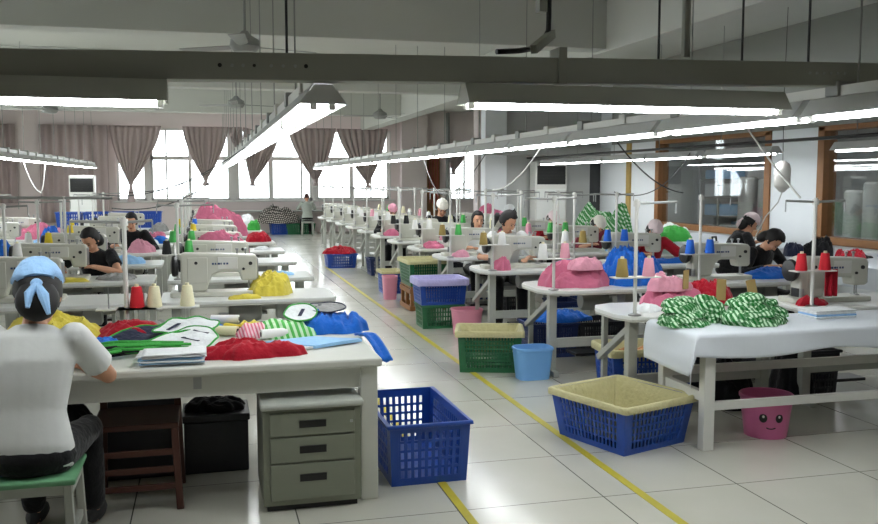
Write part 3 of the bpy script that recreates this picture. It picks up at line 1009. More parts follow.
def stool(x, y, h, lab, topm, rz=0.0, w=0.19, key='stool'):
    def mk(r):
        MB().box(-w, w, -w * 0.8, w * 0.8, h - 0.025, h).build('seat', topm, r, bevel=0.008)
        MB().box(-w + 0.015, w - 0.015, -w * 0.7, w * 0.7, h - 0.07, h - 0.025).build('apron', FRAMEG, r)
        for sx in (-1, 1):
            for sy in (-1, 1):
                MB().bar((sx * (w - 0.035), sy * (w * 0.8 - 0.035), h - 0.03), (sx * (w - 0.02), sy * (w * 0.8 - 0.02), 0), 0.035, 0.035).build('leg', FRAMEG, r, bevel=0.004)
            MB().box(sx * (w - 0.03) - 0.012, sx * (w - 0.03) + 0.012, -w * 0.7, w * 0.7, 0.14, 0.17).build('rung', FRAMEG, r)
    return place(key, mk, 'stool', lab, 'stool', (x, y, 0), rz, 'work stools')


stool(-0.8, 4.12, 0.42, 'grey stool with a green seat under the woman in white at the garment table', mat('worn green paint', (96, 150, 110), 0.5, var=0.2), 0.0, 0.24, 'stool green')

# ============================================================ cloth-covered table
t = thing('cutting_table', 'white painted wooden table under the white cloth, beside the smiling pink bucket', 'table', (4.1, 5.1, 0))
MB().box(-1.2, 1.2, -0.3, 0.3, 0.7, 0.735).build('tabletop', OLDW, t)
for x in (-1.11, 1.12):
    for y in (-0.26, 0.26):
        MB().box(x - 0.037, x + 0.037, y - 0.035, y + 0.035, 0, 0.7).build('leg', W_PAINT, t, bevel=0.005)
    MB().box(x - 0.02, x + 0.02, -0.225, 0.225, 0.3, 0.36).build('side_rail', W_PAINT, t)
MB().box(-1.073, 1.083, -0.28, -0.25, 0.25, 0.305).build('rail', W_PAINT, t, bevel=0.004)
MB().box(-1.073, 1.083, 0.25, 0.28, 0.36, 0.42).build('rail', W_PAINT, t, bevel=0.004)


def cloth_fn(x0, x1, y0, y1, z, dl, df):
    def f(u, v):
        x = (x0 - dl) + (x1 - x0 + dl) * u
        y = (y0 - df) + (y1 - y0 + df) * v
        ex, ey = max(0, x0 - x), max(0, y0 - y)
        X, Y, Z = max(x, x0), max(y, y0), z
        if ex or ey:
            mn = min(ex, ey)
            Z = z - (ex + ey) * (0.98 if not mn else 0.8)
            rip = 0.012 * sin(x * 9 + y * 7) * min(1, (ex + ey) * 8)
            if ey:
                Y = y0 - 0.012 - rip - mn * 0.3 - 0.02 * (1 if ey > 0 else 0) * min(1, ey * 6)
            if ex:
                X = x0 - 0.012 - rip - mn * 0.3 - 0.03 * min(1, ex * 6)
            Z += 0.02 * sin(x * 5 + 1) * (1 if ey and not ex else 0) * min(1, ey * 7)
        else:
            Z += 0.0012 * noise.noise(Vector((x * 7, y * 7, 0)))
        return (X, Y, Z)
    return f


tag(MB().grid(cloth_fn(2.885, 5.31, 4.79, 5.41, 0.738, 0.26, 0.14), 110, 46).build('tablecloth', mat('white table cloth', (216, 222, 228), 0.75, var=0.03, scale=3, bump=0.15, bscale=14), smooth=True, angle=75, fix=False, solid=0.003),
    'white cloth draped over the table with the gingham bundles', 'tablecloth')


# ============================================================ crates, baskets and bins
def crate(x, y, rz, w, d, h, m, name, lab, z0=0.0, flare=1.12, cols=12, rows_=4, cat='crate', solid_low=0.12):
    """plastic crate with slotted sides (real slots), solid corners, a floor and a lipped rim"""
    r = thing(name, lab, cat, (x, y, z0), rz)
    b = MB()
    hw, hd = w / 2, d / 2
    b.box(-hw + 0.004, hw - 0.004, -hd + 0.004, hd - 0.004, 0.004, 0.012)
    th = 0.007

    def P(side, u, v, off):
        k = 1 + (flare - 1) * v
        a, c = hw * k - off, hd * k - off
        s = u * 2 - 1
        return [(a * s, -c), (a, c * s), (-a * s, c), (-a, -c * s)][side] + (v * h,)

    def quad(side, u0, u1, v0, v1, o=0.0):
        vs = [P(side, u, v, o) for u, v in ((u0, v0), (u1, v0), (u1, v1), (u0, v1))] + [P(side, u, v, o + th) for u, v in ((u0, v0), (u1, v0), (u1, v1), (u0, v1))]
        b.add(vs, [(0, 1, 2, 3), (7, 6, 5, 4), (0, 4, 5, 1), (1, 5, 6, 2), (2, 6, 7, 3), (3, 7, 4, 0)])
    for s in range(4):
        n = cols if s % 2 == 0 else max(4, int(cols * d / w))
        quad(s, 0, 0.1, 0, 1)
        quad(s, 0.9, 1, 0, 1)
        quad(s, 0.1, 0.9, 0, solid_low)
        quad(s, 0.1, 0.9, 0.86, 1)
        for i in range(n + 1):
            u = 0.1 + 0.8 * i / n
            q = 0.8 / n * 0.24
            quad(s, u - q, u + q, solid_low, 0.86, 0.001)
        for j in range(1, rows_):
            v = solid_low + (0.86 - solid_low) * j / rows_
            quad(s, 0.1, 0.9, v - 0.02, v + 0.02, 0.002)
    b.build('body', m, r)
    lip = MB()
    hw2, hd2 = hw * flare, hd * flare
    o = 0.014
    lip.box(-hw2 - o, hw2 + o, -hd2 - o, -hd2 + 0.004, h - 0.022, h).box(-hw2 - o, hw2 + o, hd2 - 0.004, hd2 + o, h - 0.022, h)
    lip.box(-hw2 - o, -hw2 + 0.004, -hd2 + 0.004, hd2 - 0.004, h - 0.022, h).box(hw2 - 0.004, hw2 + o, -hd2 + 0.004, hd2 - 0.004, h - 0.022, h)
    lip.build('rim', m, r, bevel=0.006)
    return r


def rrect(hw, hd, c, n):
    """n points round a rounded rectangle"""
    pts = []
    for i in range(n):
        a = 2 * pi * i / n
        ca, sa = cos(a), sin(a)
        e = 0.11
        pts.append((hw * math.copysign(abs(ca) ** e, ca), hd * math.copysign(abs(sa) ** e, sa)))
    return pts


def liner(x, y, rz, w, d, h, m, lab, z0=0.0, flare=1.12, depth=0.25, fold=0.06, name='basket_liner', seed=1):
    hw, hd = w / 2 * flare, d / 2 * flare
    n = 160
    prof = [(0.024, -fold), (0.026, -fold * 0.5), (0.024, 0.002), (0.014, 0.009), (0.002, 0.008), (-0.012, -0.004), (-0.022, -depth * 0.25), (-0.032, -depth * 0.5), (-0.045, -depth * 0.8), (-0.075, -depth), (-0.15, -depth - 0.004)]
    vs, fs = [], []
    for i, (o, z) in enumerate(prof):
        for j, (px, py) in enumerate(rrect(1, 1, 0, n)):
            wv = noise.noise(Vector((px * 3 + seed * 5, py * 3, i * 0.35)))
            rp = noise.noise(Vector((px * 7 + seed, py * 7 + 3, i * 0.15)))
            oo = o + (-0.05 * abs(noise.noise(Vector((px * 6 + seed, py * 6 + 3, i * 0.1)))) * min(1, (i - 5) / 2) if i >= 6 else 0.006 * abs(rp))
            if i < 3:
                oo = max(oo, 0.019)
            zz = z + (0.012 * wv if i < 2 else (0.003 * abs(wv) if i < 4 else 0.02 * wv * (i > 6) * (i < 9)))
            vs.append((px * (hw + oo), py * (hd + oo), h + zz))
    k = len(prof)
    for i in range(k - 1):
        for j in range(n):
            j2 = (j + 1) % n
            fs.append((i * n + j, i * n + j2, (i + 1) * n + j2, (i + 1) * n + j))
    fs.append(tuple((k - 1) * n + j for j in range(n)))
    o = MB().add(vs, fs).build(name, m, smooth=True, angle=70, loc=(x, y, z0), rz=rz)
    return tag(o, lab, 'liner')


BLUEP = plastic('blue', (20, 66, 152))
GREENP = plastic('green', (30, 96, 58))
DBLUE = plastic('dark blue', (30, 46, 92))
BLACKP = plastic('black', (34, 36, 42))

crate(1.16, 5.06, 0.02, 0.43, 0.78, 0.35, BLUEP, 'crate', 'empty blue slotted crate on the floor beside the garment table', flare=1.07, cols=9, rows_=5)
crate(2.59, 5.2, 0.34, 0.54, 0.58, 0.31, BLUEP, 'basket', 'large blue slotted basket with a cream liner standing on the yellow tape', flare=1.16, cols=14, rows_=5, cat='basket')
liner(2.59, 5.2, 0.34, 0.54, 0.58, 0.31, CREAM, 'cream cloth lining the large blue basket on the yellow tape', flare=1.16, depth=0.25, fold=0.035, seed=2)
crate(2.43, 7.5, -0.3, 0.52, 0.4, 0.36, GREENP, 'basket', 'dark green basket with a cream liner behind the pale blue bin', flare=1.08, cols=16, rows_=8, cat='basket')
liner(2.43, 7.5, -0.3, 0.52, 0.4, 0.36, CREAM, 'cream cloth lining the dark green basket behind the pale blue bin', flare=1.08, fold=0.045, depth=0.2, seed=3)
crate(2.58, 9.85, -0.02, 0.46, 0.36, 0.27, GREENP, 'crate', 'dark green crate at the bottom of the stack, under the lilac-lined basket', flare=1.06, cols=12, rows_=4)
crate(2.58, 9.85, -0.02, 0.5, 0.4, 0.29, BLUEP, 'basket', 'blue basket with a lilac liner stacked on a green crate', z0=0.272, flare=1.1, cols=14, rows_=6, cat='basket')
liner(2.58, 9.85, -0.02, 0.5, 0.4, 0.29, LILAC, 'lilac plastic sheet lining the stacked blue basket', z0=0.272, flare=1.1, fold=0.07, depth=0.1, seed=4)
t = thing('wooden_crate', 'brown wooden slat crate under the green lined basket beside the aisle', 'crate', (2.74, 11.35, 0))
for x in (-0.2, 0.2):
    for y in (-0.28, 0.0, 0.28):
        MB().box(x - 0.02, x + 0.02, y - 0.025, y + 0.025, 0, 0.3).build('post', WOOD, t)
for x in (-0.228, 0.222):
    for z in (0.03, 0.25):
        MB().box(x - 0.006, x + 0.006, -0.31, 0.31, z - 0.025, z + 0.035).build('slat', WOOD, t)
MB().box(-0.228, 0.228, -0.31, 0.31, 0.3, 0.315).build('top_board', WOOD, t)
for y in (-0.312, 0.312):
    for z in (0.03, 0.25):
        MB().box(-0.228, 0.228, y - 0.006, y + 0.006, z - 0.025, z + 0.035).build('slat', WOOD, t)
crate(2.74, 11.35, 0.0, 0.44, 0.6, 0.33, GREENP, 'basket', 'green basket with a cream liner standing on the wooden crate', z0=0.316, flare=1.1, cols=12, rows_=6, cat='basket')
liner(2.74, 11.35, 0.0, 0.44, 0.6, 0.33, CREAM, 'cream cloth lining the green basket on the wooden crate', z0=0.316, flare=1.1, fold=0.04, depth=0.2, seed=5)
crate(2.66, 13.05, 0.0, 0.28, 0.4, 0.33, BLUEP, 'basket', 'small blue basket with a cream liner behind the small pink bin', flare=1.08, cols=8, rows_=5, cat='basket')
liner(2.66, 13.05, 0.0, 0.28, 0.4, 0.33, CREAM, 'cream cloth lining the small blue basket further up the aisle', flare=1.08, fold=0.03, depth=0.15, seed=6)
crate(3.0, 15.6, 0.0, 0.4, 0.4, 0.3, DBLUE, 'crate', 'dark blue crate under an aisle table, behind the small lined basket', cols=8)
crate(2.5, 17.1, 0.0, 0.52, 0.42, 0.27, BLUEP, 'crate', 'blue crate heaped with red cloth far up the aisle', cols=12)
crate(3.43, 6.52, -0.1, 0.62, 0.42, 0.34, BLUEP, 'basket', 'blue basket with cream liner and brown scraps under the chamfered table', flare=1.1, cols=16, rows_=5, cat='basket')
liner(3.43, 6.52, -0.1, 0.62, 0.42, 0.34, CREAM, 'cream cloth lining the basket of brown scraps', flare=1.1, fold=0.05, depth=0.14, seed=7)
crate(3.17, 7.95, 0.0, 0.42, 0.34, 0.33, DBLUE, 'crate', 'dark blue crate with blue cloth on top, beneath the pink heap', cols=14, rows_=5)
crate(3.65, 7.95, 0.0, 0.42, 0.34, 0.33, BLACKP, 'crate', 'black slotted crate beside the one with blue cloth, beneath the pink heap', cols=14, rows_=5)
crate(4.0, 6.5, 0.0, 0.36, 0.4, 0.36, BLACKP, 'crate', 'black slotted crate in the dark behind the cloth-covered table', cols=14, rows_=6)
crate(4.7, 6.45, 0.0, 0.5, 0.4, 0.36, BLACKP, 'crate', 'wide black slotted crate further into the dark behind the cloth-covered table', cols=14, rows_=6)
crate(2.2, 28.05, 0.1, 0.5, 0.4, 0.33, BLUEP, 'crate', 'blue crate under the printed cloth heap at the far bench', cols=8)
crate(2.85, 28.0, 0.0, 0.8, 0.4, 0.33, GREENP, 'crate', 'wide green crate under the printed cloth heap at the far bench', cols=10)
for k in range(4):
    crate(-2.9 + k * 0.56 - 0.0, 21.0, 0.0, 0.46, 0.4, 0.36, BLUEP, 'crate', 'blue crate in the row before the air conditioner, %s from the outer wall' % ORD[k], z0=0.62, cols=8)
t = thing('bench', 'low white bench carrying the row of blue crates', 'bench', (-2.06, 21.0, 0))
MB().box(-1.2, 1.2, -0.3, 0.3, 0.58, 0.618).build('bench_top', TOP, t)
for x in (-1.1, 1.1):
    for y in (-0.22, 0.22):
        MB().box(x - 0.03, x + 0.03, y - 0.03, y + 0.03, 0, 0.58).build('leg', FRAMEG, t)


def bin_(x, y, w, d, h, m, lab, rz=0.0, e=0.45, flare=1.2, cat='bin', name='waste_bin'):
    r = thing(name, lab, cat, (x, y, 0), rz)
    n = 40

    def ring(hw, hd, z):
        out = []
        for i in range(n):
            a = 2 * pi * i / n
            out.append((hw * math.copysign(abs(cos(a)) ** e, cos(a)), hd * math.copysign(abs(sin(a)) ** e, sin(a)), z))
        return out
    prof = [(0.5, 0.0), (1, 0.0), (1 + (flare - 1) * 0.97, h - 0.02), (flare * 0.985, h), (flare * 0.96, h), (flare * 0.95, h - 0.02), (0.96, 0.012), (0.5, 0.012)]
    vs, fs = [], []
    for k, z in prof:
        vs += ring(w / 2 * k, d / 2 * k, z)
    for i in range(len(prof) - 1):
        for j in range(n):
            j2 = (j + 1) % n
            fs.append((i * n + j, i * n + j2, (i + 1) * n + j2, (i + 1) * n + j))
    fs.append(tuple(range(n))[::-1])
    fs.append(tuple((len(prof) - 1) * n + j for j in range(n)))
    MB().add(vs, fs).build('body', m, r, smooth=True, angle=50)
    vs, fs = [], []
    for k, z in ((flare, h - 0.024), (flare * 1.035, h - 0.02), (flare * 1.04, h - 0.004), (flare * 1.0, h + 0.003), (flare * 0.975, h)):
        vs += ring(w / 2 * k, d / 2 * k, z)
    for i in range(4):
        for j in range(n):
            j2 = (j + 1) % n
            fs.append((i * n + j, i * n + j2, (i + 1) * n + j2, (i + 1) * n + j))
    MB().add(vs, fs).build('rim', m, r, smooth=True)
    return r


bin_(2.66, 7.02, 0.27, 0.2, 0.27, plastic('light blue', (112, 166, 220)), 'pale blue plastic bin in front of the dark green basket', e=0.5)
bin_(2.72, 9.2, 0.27, 0.22, 0.29, plastic('pink', (218, 142, 164)), 'pink plastic bin before the green and blue basket stack', e=0.5)
bin_(2.5, 12.3, 0.17, 0.2, 0.33, plastic('pink', (218, 142, 164)), 'small pink bin beside the wooden crate', e=0.5)
PB = plastic('deep pink', (200, 104, 150))
r = bin_(3.56, 5.045, 0.27, 0.27, 0.275, PB, 'round pink bucket with a smiling face under the cloth-covered table', e=1.0, flare=1.24, cat='bucket', name='bucket')


def on_bucket(a, z, bulge=0.002):
    rr = 0.135 * (1 + 0.24 * z / 0.275) + bulge
    return Vector((rr * cos(a), rr * sin(a), z))


fa = -pi / 2 - 0.38
for da in (-0.33, 0.33):
    p = on_bucket(fa + da, 0.145)
    rot = Matrix.Rotation(fa + da, 3, 'Z')
    e_ = MB().ball(p, (0.004, 0.026, 0.03), 14, 8, rot=rot).build('eye', BLACKM, r, smooth=True)
    MB().ball(p + Vector((cos(fa), sin(fa), 0)) * 0.004 + Vector((0, 0, 0.01)), (0.003, 0.008, 0.009), 8, 6, rot=rot).build('eye_glint', W_PAINT, e_, smooth=True)
MB().tube([on_bucket(fa + d, 0.085 - 0.012 * cos(d * 6)) for d in (-0.2, -0.1, 0, 0.1, 0.2)], 0.004, 6).build('mouth', BLACKM, r, smooth=True)

# ============================================================ bench along the partition
BCOV = mat('pale bench cover', (216, 222, 228), 0.7, var=0.03)
for y0, y1, x0, lab in ((5.0, 9.3, 6.6, 'wide white-covered bench along the glass partition, holding the red bag'), (10.3, 13.6, 6.62, 'white-covered bench further along the glass partition, behind the person in a pink cap')):
    t = thing('wall_bench', lab, 'bench', (7.4, y0, 0))
    a, b = x0 - 7.4, 0.85
    MB().box(a, b, 0, y1 - y0, 0.74, 0.78).build('bench_top', BCOV, t, bevel=0.01)
    MB().box(a - 0.012, a - 0.002, 0, y1 - y0, 0.55, 0.775).build('cover_drop', BCOV, t)
    MB().box(a, b, -0.012, -0.002, 0.6, 0.775).build('cover_drop', BCOV, t)
    for y in (0.15, y1 - y0 - 0.15):
        for x in (a + 0.08, b - 0.08):
            MB().box(x - 0.035, x + 0.035, y - 0.035, y + 0.035, 0, 0.74).build('leg', W_PAINT, t)
t = thing('far_bench', 'low bench below the far windows behind the crates', 'bench', (2.4, 28.55, 0))
MB().box(-2.4, 2.4, -0.25, 0.25, 0.68, 0.72).build('bench_top', G_PAINT, t)
for x in (-2.3, 0, 2.3):
    MB().box(x - 0.04, x + 0.04, -0.2, 0.2, 0, 0.68).build('leg', FRAMEG, t)
r = thing('iron_bottle', 'white water bottle hanging by the partition for a steam iron', 'water bottle', (7.0, 9.75, 1.52), 0)
MB().lathe([(0.0, 0.0), (0.03, 0.01), (0.09, 0.07), (0.1, 0.1), (0.1, 0.3), (0.085, 0.36), (0.03, 0.4), (0.0, 0.4)], 16).build('bottle', mat('milky plastic', (214, 212, 206), 0.4, var=0.03), r, smooth=True)
MB().tube([(0, 0, 0.4), (0, 0.02, 1.2), (0, 0.0, 2.42)], 0.004, 5).build('cord', WIREB, r)
MB().tube([(0, 0, 0.0), (-0.05, 0, -0.12), (-0.15, 0.1, -0.3), (-0.1, 0.5, -0.74)], 0.008, 6).build('hose', WIREW, r, smooth=True)

# ============================================================ cloth, garments and small goods
def pile_mb(lx, ly, h, seed, na=96, nr=30, fold=0.3, freq=11.0, stretch=(1, 1), lump=0.25, power=2.4):
    """a heap of crumpled cloth with a closed underside"""
    o = Vector((seed * 3.7, seed * 1.3, seed * 0.7))
    vs = [(0, 0, h * 0.9)]
    fs = []
    for i in range(1, nr + 1):
        r = (i / nr) ** 0.85
        for j in range(na):
            a = 2 * pi * j / na
            ca, sa = cos(a), sin(a)
            R = 1 + lump * noise.noise(o + Vector((ca * 1.6, sa * 1.6, 0))) + lump * 0.5 * noise.noise(o + Vector((ca * 4, sa * 4, 5)))
            x, y = lx / 2 * R * r * ca, ly / 2 * R * r * sa
            q = Vector((x * freq * stretch[0], y * freq * stretch[1], 0)) + o
            w_ = noise.noise_vector(q * 0.6) * 0.8
            q = q + w_
            rid = 0.9 - 3.2 * abs(noise.noise(q)) + 0.55 * (0.9 - 3 * abs(noise.noise(q * 2.1)))
            big = noise.noise(q * 0.35)
            e = max(0.0, 1 - r ** power) ** 0.55
            amp = min(0.055 * (fold / 0.3), 0.3 * h * (0.6 + fold))
            z = h * e * (0.78 + 0.5 * big) + amp * rid * (0.25 + 0.75 * e) * (0 if i == nr else 1) * 0.6
            k = 0.06 * noise.noise(q * 1.4 + Vector((9, 2, z * 20)))
            if i == nr:
                z = 0.0
            vs.append((x * (1 + k), y * (1 + k), max(z, 0.002 if i < nr else 0)))
    for j in range(na):
        fs.append((0, 1 + j, 1 + (j + 1) % na))
    for i in range(nr - 1):
        for j in range(na):
            a, b = 1 + i * na + j, 1 + i * na + (j + 1) % na
            fs.append((a, a + na, b + na, b))
    fs.append(tuple(1 + (nr - 1) * na + j for j in range(na))[::-1])
    vs[0] = (0, 0, sum(v[2] for v in vs[1:1 + na]) / na)
    return MB().add(vs, fs)


def heap(name, x, y, z, lx, ly, h, m, lab, cat='garments', seed=1, rz=0.0, parent=None, far=False, **kw):
    if far:
        kw.setdefault('na', 56)
        kw.setdefault('nr', 18)
    o = pile_mb(lx, ly, h, seed, **kw).build(name, m, parent, smooth=True, loc=(x, y, z), rz=rz, angle=75, uv=lambda c: (c.x + c.z * 0.3, c.y - c.z * 1.2))
    if parent is None:
        tag(o, lab, cat)
    return o


ZT = 0.761
GT = 'garments'
heap('garment_heap', -0.86, 5.32, ZT, 0.52, 0.42, 0.18, YEL, 'heap of yellow garments on the big table beside the kerchiefed woman', GT, 3, stretch=(0.6, 1.3))
heap('garment_heap', -0.42, 5.33, ZT, 0.42, 0.34, 0.14, RED, 'heap of dark red garments next to the yellow heap on the big table', GT, 5, stretch=(0.7, 1.2))
heap('garment_heap', -0.6, 5.05, ZT, 0.36, 0.22, 0.075, BLUE, 'low heap of blue garments in front of the yellow heap', GT, 8)
heap('cloth', 0.2, 4.7, ZT, 0.5, 0.2, 0.085, RED, 'bright red cloth lying along the front edge of the big table', 'cloth', 11, fold=0.5, stretch=(0.8, 1.4), lump=0.4)
heap('garment_heap', 0.72, 5.43, ZT, 0.42, 0.4, 0.13, BLUE, 'heap of bright blue garments at the aisle corner of the big table', GT, 14, fold=0.45, freq=10, stretch=(1.5, 0.6))
heap('cloth', -0.04, 5.48, ZT, 0.3, 0.2, 0.08, BLUE, 'dark blue cloth under the thread tubes on the big table', 'cloth', 17)
heap('cloth', 0.25, 5.53, ZT, 0.16, 0.12, 0.07, YEL, 'small yellow cloth behind the thread tubes on the big table', 'cloth', 19)
heap('cloth', 0.26, 5.3, ZT, 0.2, 0.18, 0.075, PSTR, 'pink and white striped cloth by the thread tube on the big table', 'cloth', 21)
heap('cloth', 0.17, 4.93, ZT, 0.32, 0.1, 0.035, mat('cloth light green', (116, 190, 96), 0.9), 'thin strip of light green cloth behind the red cloth', 'cloth', 23)
heap('garment', 0.44, 5.3, ZT, 0.36, 0.3, 0.115, GSTR, 'green and white striped garment on the big table beside the blue heap', GT, 26, fold=0.2)


def sheet(pts, z, m, name, lab, cat, binding=None, marks=(), thick=0.004, wave=0.006, seed=0, rz_=0, parent=None, dz=None):
    """a flat cut piece of cloth: outline in metres on the table, gently rippled, optionally bound with a coloured edge"""
    n = len(pts)
    cx, cy = sum(p[0] for p in pts) / n, sum(p[1] for p in pts) / n

    def hz(x, y):
        b = wave * noise.noise(Vector((x * 9 + seed, y * 9, seed))) + wave * 0.6
        if dz:
            b += dz(x + 0, y + 0)
        return b
    vs, fs = [], []
    K = 6
    for layer in (0, 1):
        vs.append((0, 0, hz(cx, cy) + layer * thick))
        for k in range(1, K + 1):
            for p in pts:
                x, y = cx + (p[0] - cx) * k / K, cy + (p[1] - cy) * k / K
                vs.append((x - cx, y - cy, hz(x, y) + layer * thick))
    B = 1 + K * n
    for layer in (0, 1):
        b = layer * B
        for j in range(n):
            fs.append((b, b + 1 + j, b + 1 + (j + 1) % n))
        for k in range(K - 1):
            for j in range(n):
                a, c = b + 1 + k * n + j, b + 1 + k * n + (j + 1) % n
                fs.append((a, a + n, c + n, c))
    for j in range(n):
        a, c = 1 + (K - 1) * n + j, 1 + (K - 1) * n + (j + 1) % n
        fs.append((a, c, c + B, a + B))
    if binding or marks:
        r = thing(name, lab, cat, (cx, cy, z))
        MB().add(vs, fs).build('panel', m, r, smooth=True, angle=50)
        if binding:
            loop = [(p[0] - cx, p[1] - cy, hz(*p) + thick / 2 + 0.002) for p in pts]
            MB().tube(loop + [loop[0], loop[1]], 0.0055, 6).build('binding', binding, r, smooth=True)
        for (ax, ay, bx, by) in marks:
            MB().bar((ax - cx, ay - cy, hz(ax, ay) + thick + 0.002), (bx - cx, by - cy, hz(bx, by) + thick + 0.002), 0.022, 0.003).build('stripe', mat('navy stripe', (20, 26, 54), 0.8), r)
        return r
    o = MB().add(vs, fs).build(name, m, smooth=True, angle=50, loc=(cx, cy, z))
    return tag(o, lab, cat)


def smooth_loop(ctrl, n=6):
    out, k = [], len(ctrl)
    for i in range(k):
        p0, p1, p2, p3 = [Vector(ctrl[(i + d) % k]) for d in (-1, 0, 1, 2)]
        for j in range(n):
            t = j / n
            out.append(tuple(0.5 * ((2 * p1) + (p2 - p0) * t + (2 * p0 - 5 * p1 + 4 * p2 - p3) * t * t + (3 * p1 - p0 - 3 * p2 + p3) * t ** 3)))
    return out


NAVY = cloth('navy', (30, 36, 58))
bib = [(-0.55, 5.02), (-0.38, 5.0), (-0.2, 5.06), (-0.05, 5.02), (0.03, 5.1), (-0.02, 5.22), (-0.2, 5.26), (-0.4, 5.16)]
sheet(smooth_loop([(x, y + 0.05) for x, y in bib]), ZT, NAVY, 'apron', 'dark apron with green binding lying lowest of the aprons on the big table', 'apron', binding=GRN, seed=2, wave=0.03, dz=lambda x, y: 0.015 + 0.25 * (y - 5.02))
sheet(smooth_loop([(-0.36, 4.92), (-0.2, 4.86), (-0.03, 4.86), (0.05, 4.96), (0.0, 5.08), (-0.12, 5.1), (-0.25, 5.02)]), ZT, WHT, 'apron', 'white apron with green binding and two navy stripes on the big table', 'apron', binding=GRN,
      marks=[(-0.14, 4.98, -0.05, 4.92), (-0.08, 5.05, 0.0, 5.02)], seed=5, wave=0.025, dz=lambda x, y: 0.01 + 0.3 * (y - 4.86))
sheet(smooth_loop([(-0.3, 5.1), (-0.15, 5.06), (-0.0, 5.1), (0.06, 5.2), (-0.05, 5.3), (-0.2, 5.26)]), ZT, WHT, 'apron', 'white apron with green binding behind the striped one on the big table', 'apron', binding=GRN,
      marks=[(-0.22, 5.12, -0.16, 5.2)], seed=6, wave=0.025, dz=lambda x, y: 0.055 + 0.25 * (y - 5.06))
r = thing('apron_straps', 'tangle of green apron straps by the woman in white', 'straps', (-0.4, 4.86, ZT))
for k in range(14):
    a = random.uniform(-0.25, 0.25)
    b = random.uniform(-0.08, 0.08)
    pts = [(-0.24 + 0.06 * random.random(), b, 0.008 + 0.003 * k), (-0.1, b + a * 0.2 + 0.02 * sin(k), 0.018 + 0.004 * k), (0.05, b * 0.6 + 0.03 * cos(k * 2), 0.02 + 0.0035 * k), (0.22 + 0.1 * random.random(), 0.06 + a * 0.25, 0.012 + 0.003 * k)]
    pp = []
    for i in range(3):
        for j in range(5):
            t = j / 5
            p0, p1, p2, p3 = [Vector(pts[max(0, min(3, i + d))]) for d in (-1, 0, 1, 2)]
            pp.append(0.5 * ((2 * p1) + (p2 - p0) * t + (2 * p0 - 5 * p1 + 4 * p2 - p3) * t * t + (3 * p1 - p0 - 3 * p2 + p3) * t ** 3))
    pp.append(Vector(pts[3]))
    MB().tube(pp, 0.009, 6, sq=0.6).build('strap', GRN if k % 5 else BLKC, r, smooth=True)
heap('cloth', -0.26, 5.42, ZT, 0.26, 0.16, 0.1, GREYC, 'grey crumpled cloth behind the aprons on the big table', 'cloth', 31)
r = thing('paper_stack', 'loose stack of white cut pieces at the front of the big table', 'stack', (-0.18, 4.64, ZT))
for k in range(7):
    m = MB()
    a = 0.05 * sin(k * 2.1)
    dx, dy = 0.015 * sin(k * 3.3), 0.012 * cos(k * 1.7)

    def f(u, v, k=k, a=a, dx=dx, dy=dy):
        x, y = (u - 0.5) * 0.31, (v - 0.5) * 0.2
        return (x * cos(a) - y * sin(a) + dx, x * sin(a) + y * cos(a) + dy, 0.006 + 0.0085 * k + 0.004 * noise.noise(Vector((u * 3, v * 3, k))))
    m.grid(f, 12, 8).build('cut_piece', LBLUE if k in (1, 3) else WHT, r, smooth=True, solid=0.004, fix=False)
sheet([(0.3, 4.98), (0.45, 5.04), (0.58, 5.1), (0.72, 5.02), (0.84, 4.93), (0.7, 4.86), (0.56, 4.8), (0.42, 4.88)], ZT, LBLUE, 'cloth', 'pale blue folded cloth lying flat near the aisle corner of the big table', 'cloth', thick=0.018, wave=0.008, seed=9)
sheet([(0.24, 4.93), (0.36, 5.0), (0.46, 4.9), (0.56, 4.81), (0.5, 4.79), (0.36, 4.86)], ZT, WHT, 'cloth', 'white folded cloth at the edge of the pale blue one', 'cloth', thick=0.012, wave=0.006, seed=12)
sheet(smooth_loop([(0.44, 5.34), (0.52, 5.28), (0.6, 5.3), (0.64, 5.38), (0.58, 5.46), (0.48, 5.44)]), ZT, WHT, 'bib', 'small white bib with a navy mark on the striped garment', 'bib', binding=GRN, marks=[(0.53, 5.33, 0.56, 5.4)], seed=13, wave=0.01, dz=lambda x, y: 0.085 + 0.4 * (y - 5.3))
sheet(smooth_loop([(0.58, 5.42), (0.68, 5.36), (0.8, 5.4), (0.83, 5.52), (0.74, 5.6), (0.62, 5.54)]), ZT, GREYC, 'bib', 'grey bib with a dark edge on top of the blue garment heap', 'bib', binding=NAVY, marks=[(0.6, 5.44, 0.68, 5.54)], seed=14, wave=0.015, dz=lambda x, y: 0.105 + 0.12 * (y - 5.36))
tag(MB().grid(lambda u, v: (0.83 + 0.07 * u + 0.09 * v, 5.14 - 0.34 * v, 0.772 + 0.02 * sin(pi * v) - 0.16 * max(0, v - 0.35) ** 1.2 + 0.006 * sin(u * 9)), 6, 16).build('garment_sleeve', BLUE, smooth=True, solid=0.012, fix=False),
    'blue sleeve trailing over the aisle edge of the big table', 'garments')


def roll(x, y, z, ln, rr, rz, m, lab):
    r = thing('thread_tube', lab, 'thread tube', (x, y, z + rr), rz)
    MB().lathe([(rr * 0.55, -ln / 2), (rr, -ln / 2), (rr, ln / 2), (rr * 0.55, ln / 2)], 16, (0, 0, 0), 'X').build('thread', m, r, smooth=True)
    MB().lathe([(0.0, -ln / 2 - 0.003), (rr * 0.55, -ln / 2 - 0.003), (rr * 0.55, ln / 2 + 0.003), (0.0, ln / 2 + 0.003)], 12, (0, 0, 0), 'X').build('core', BLACKM, r)
    return r


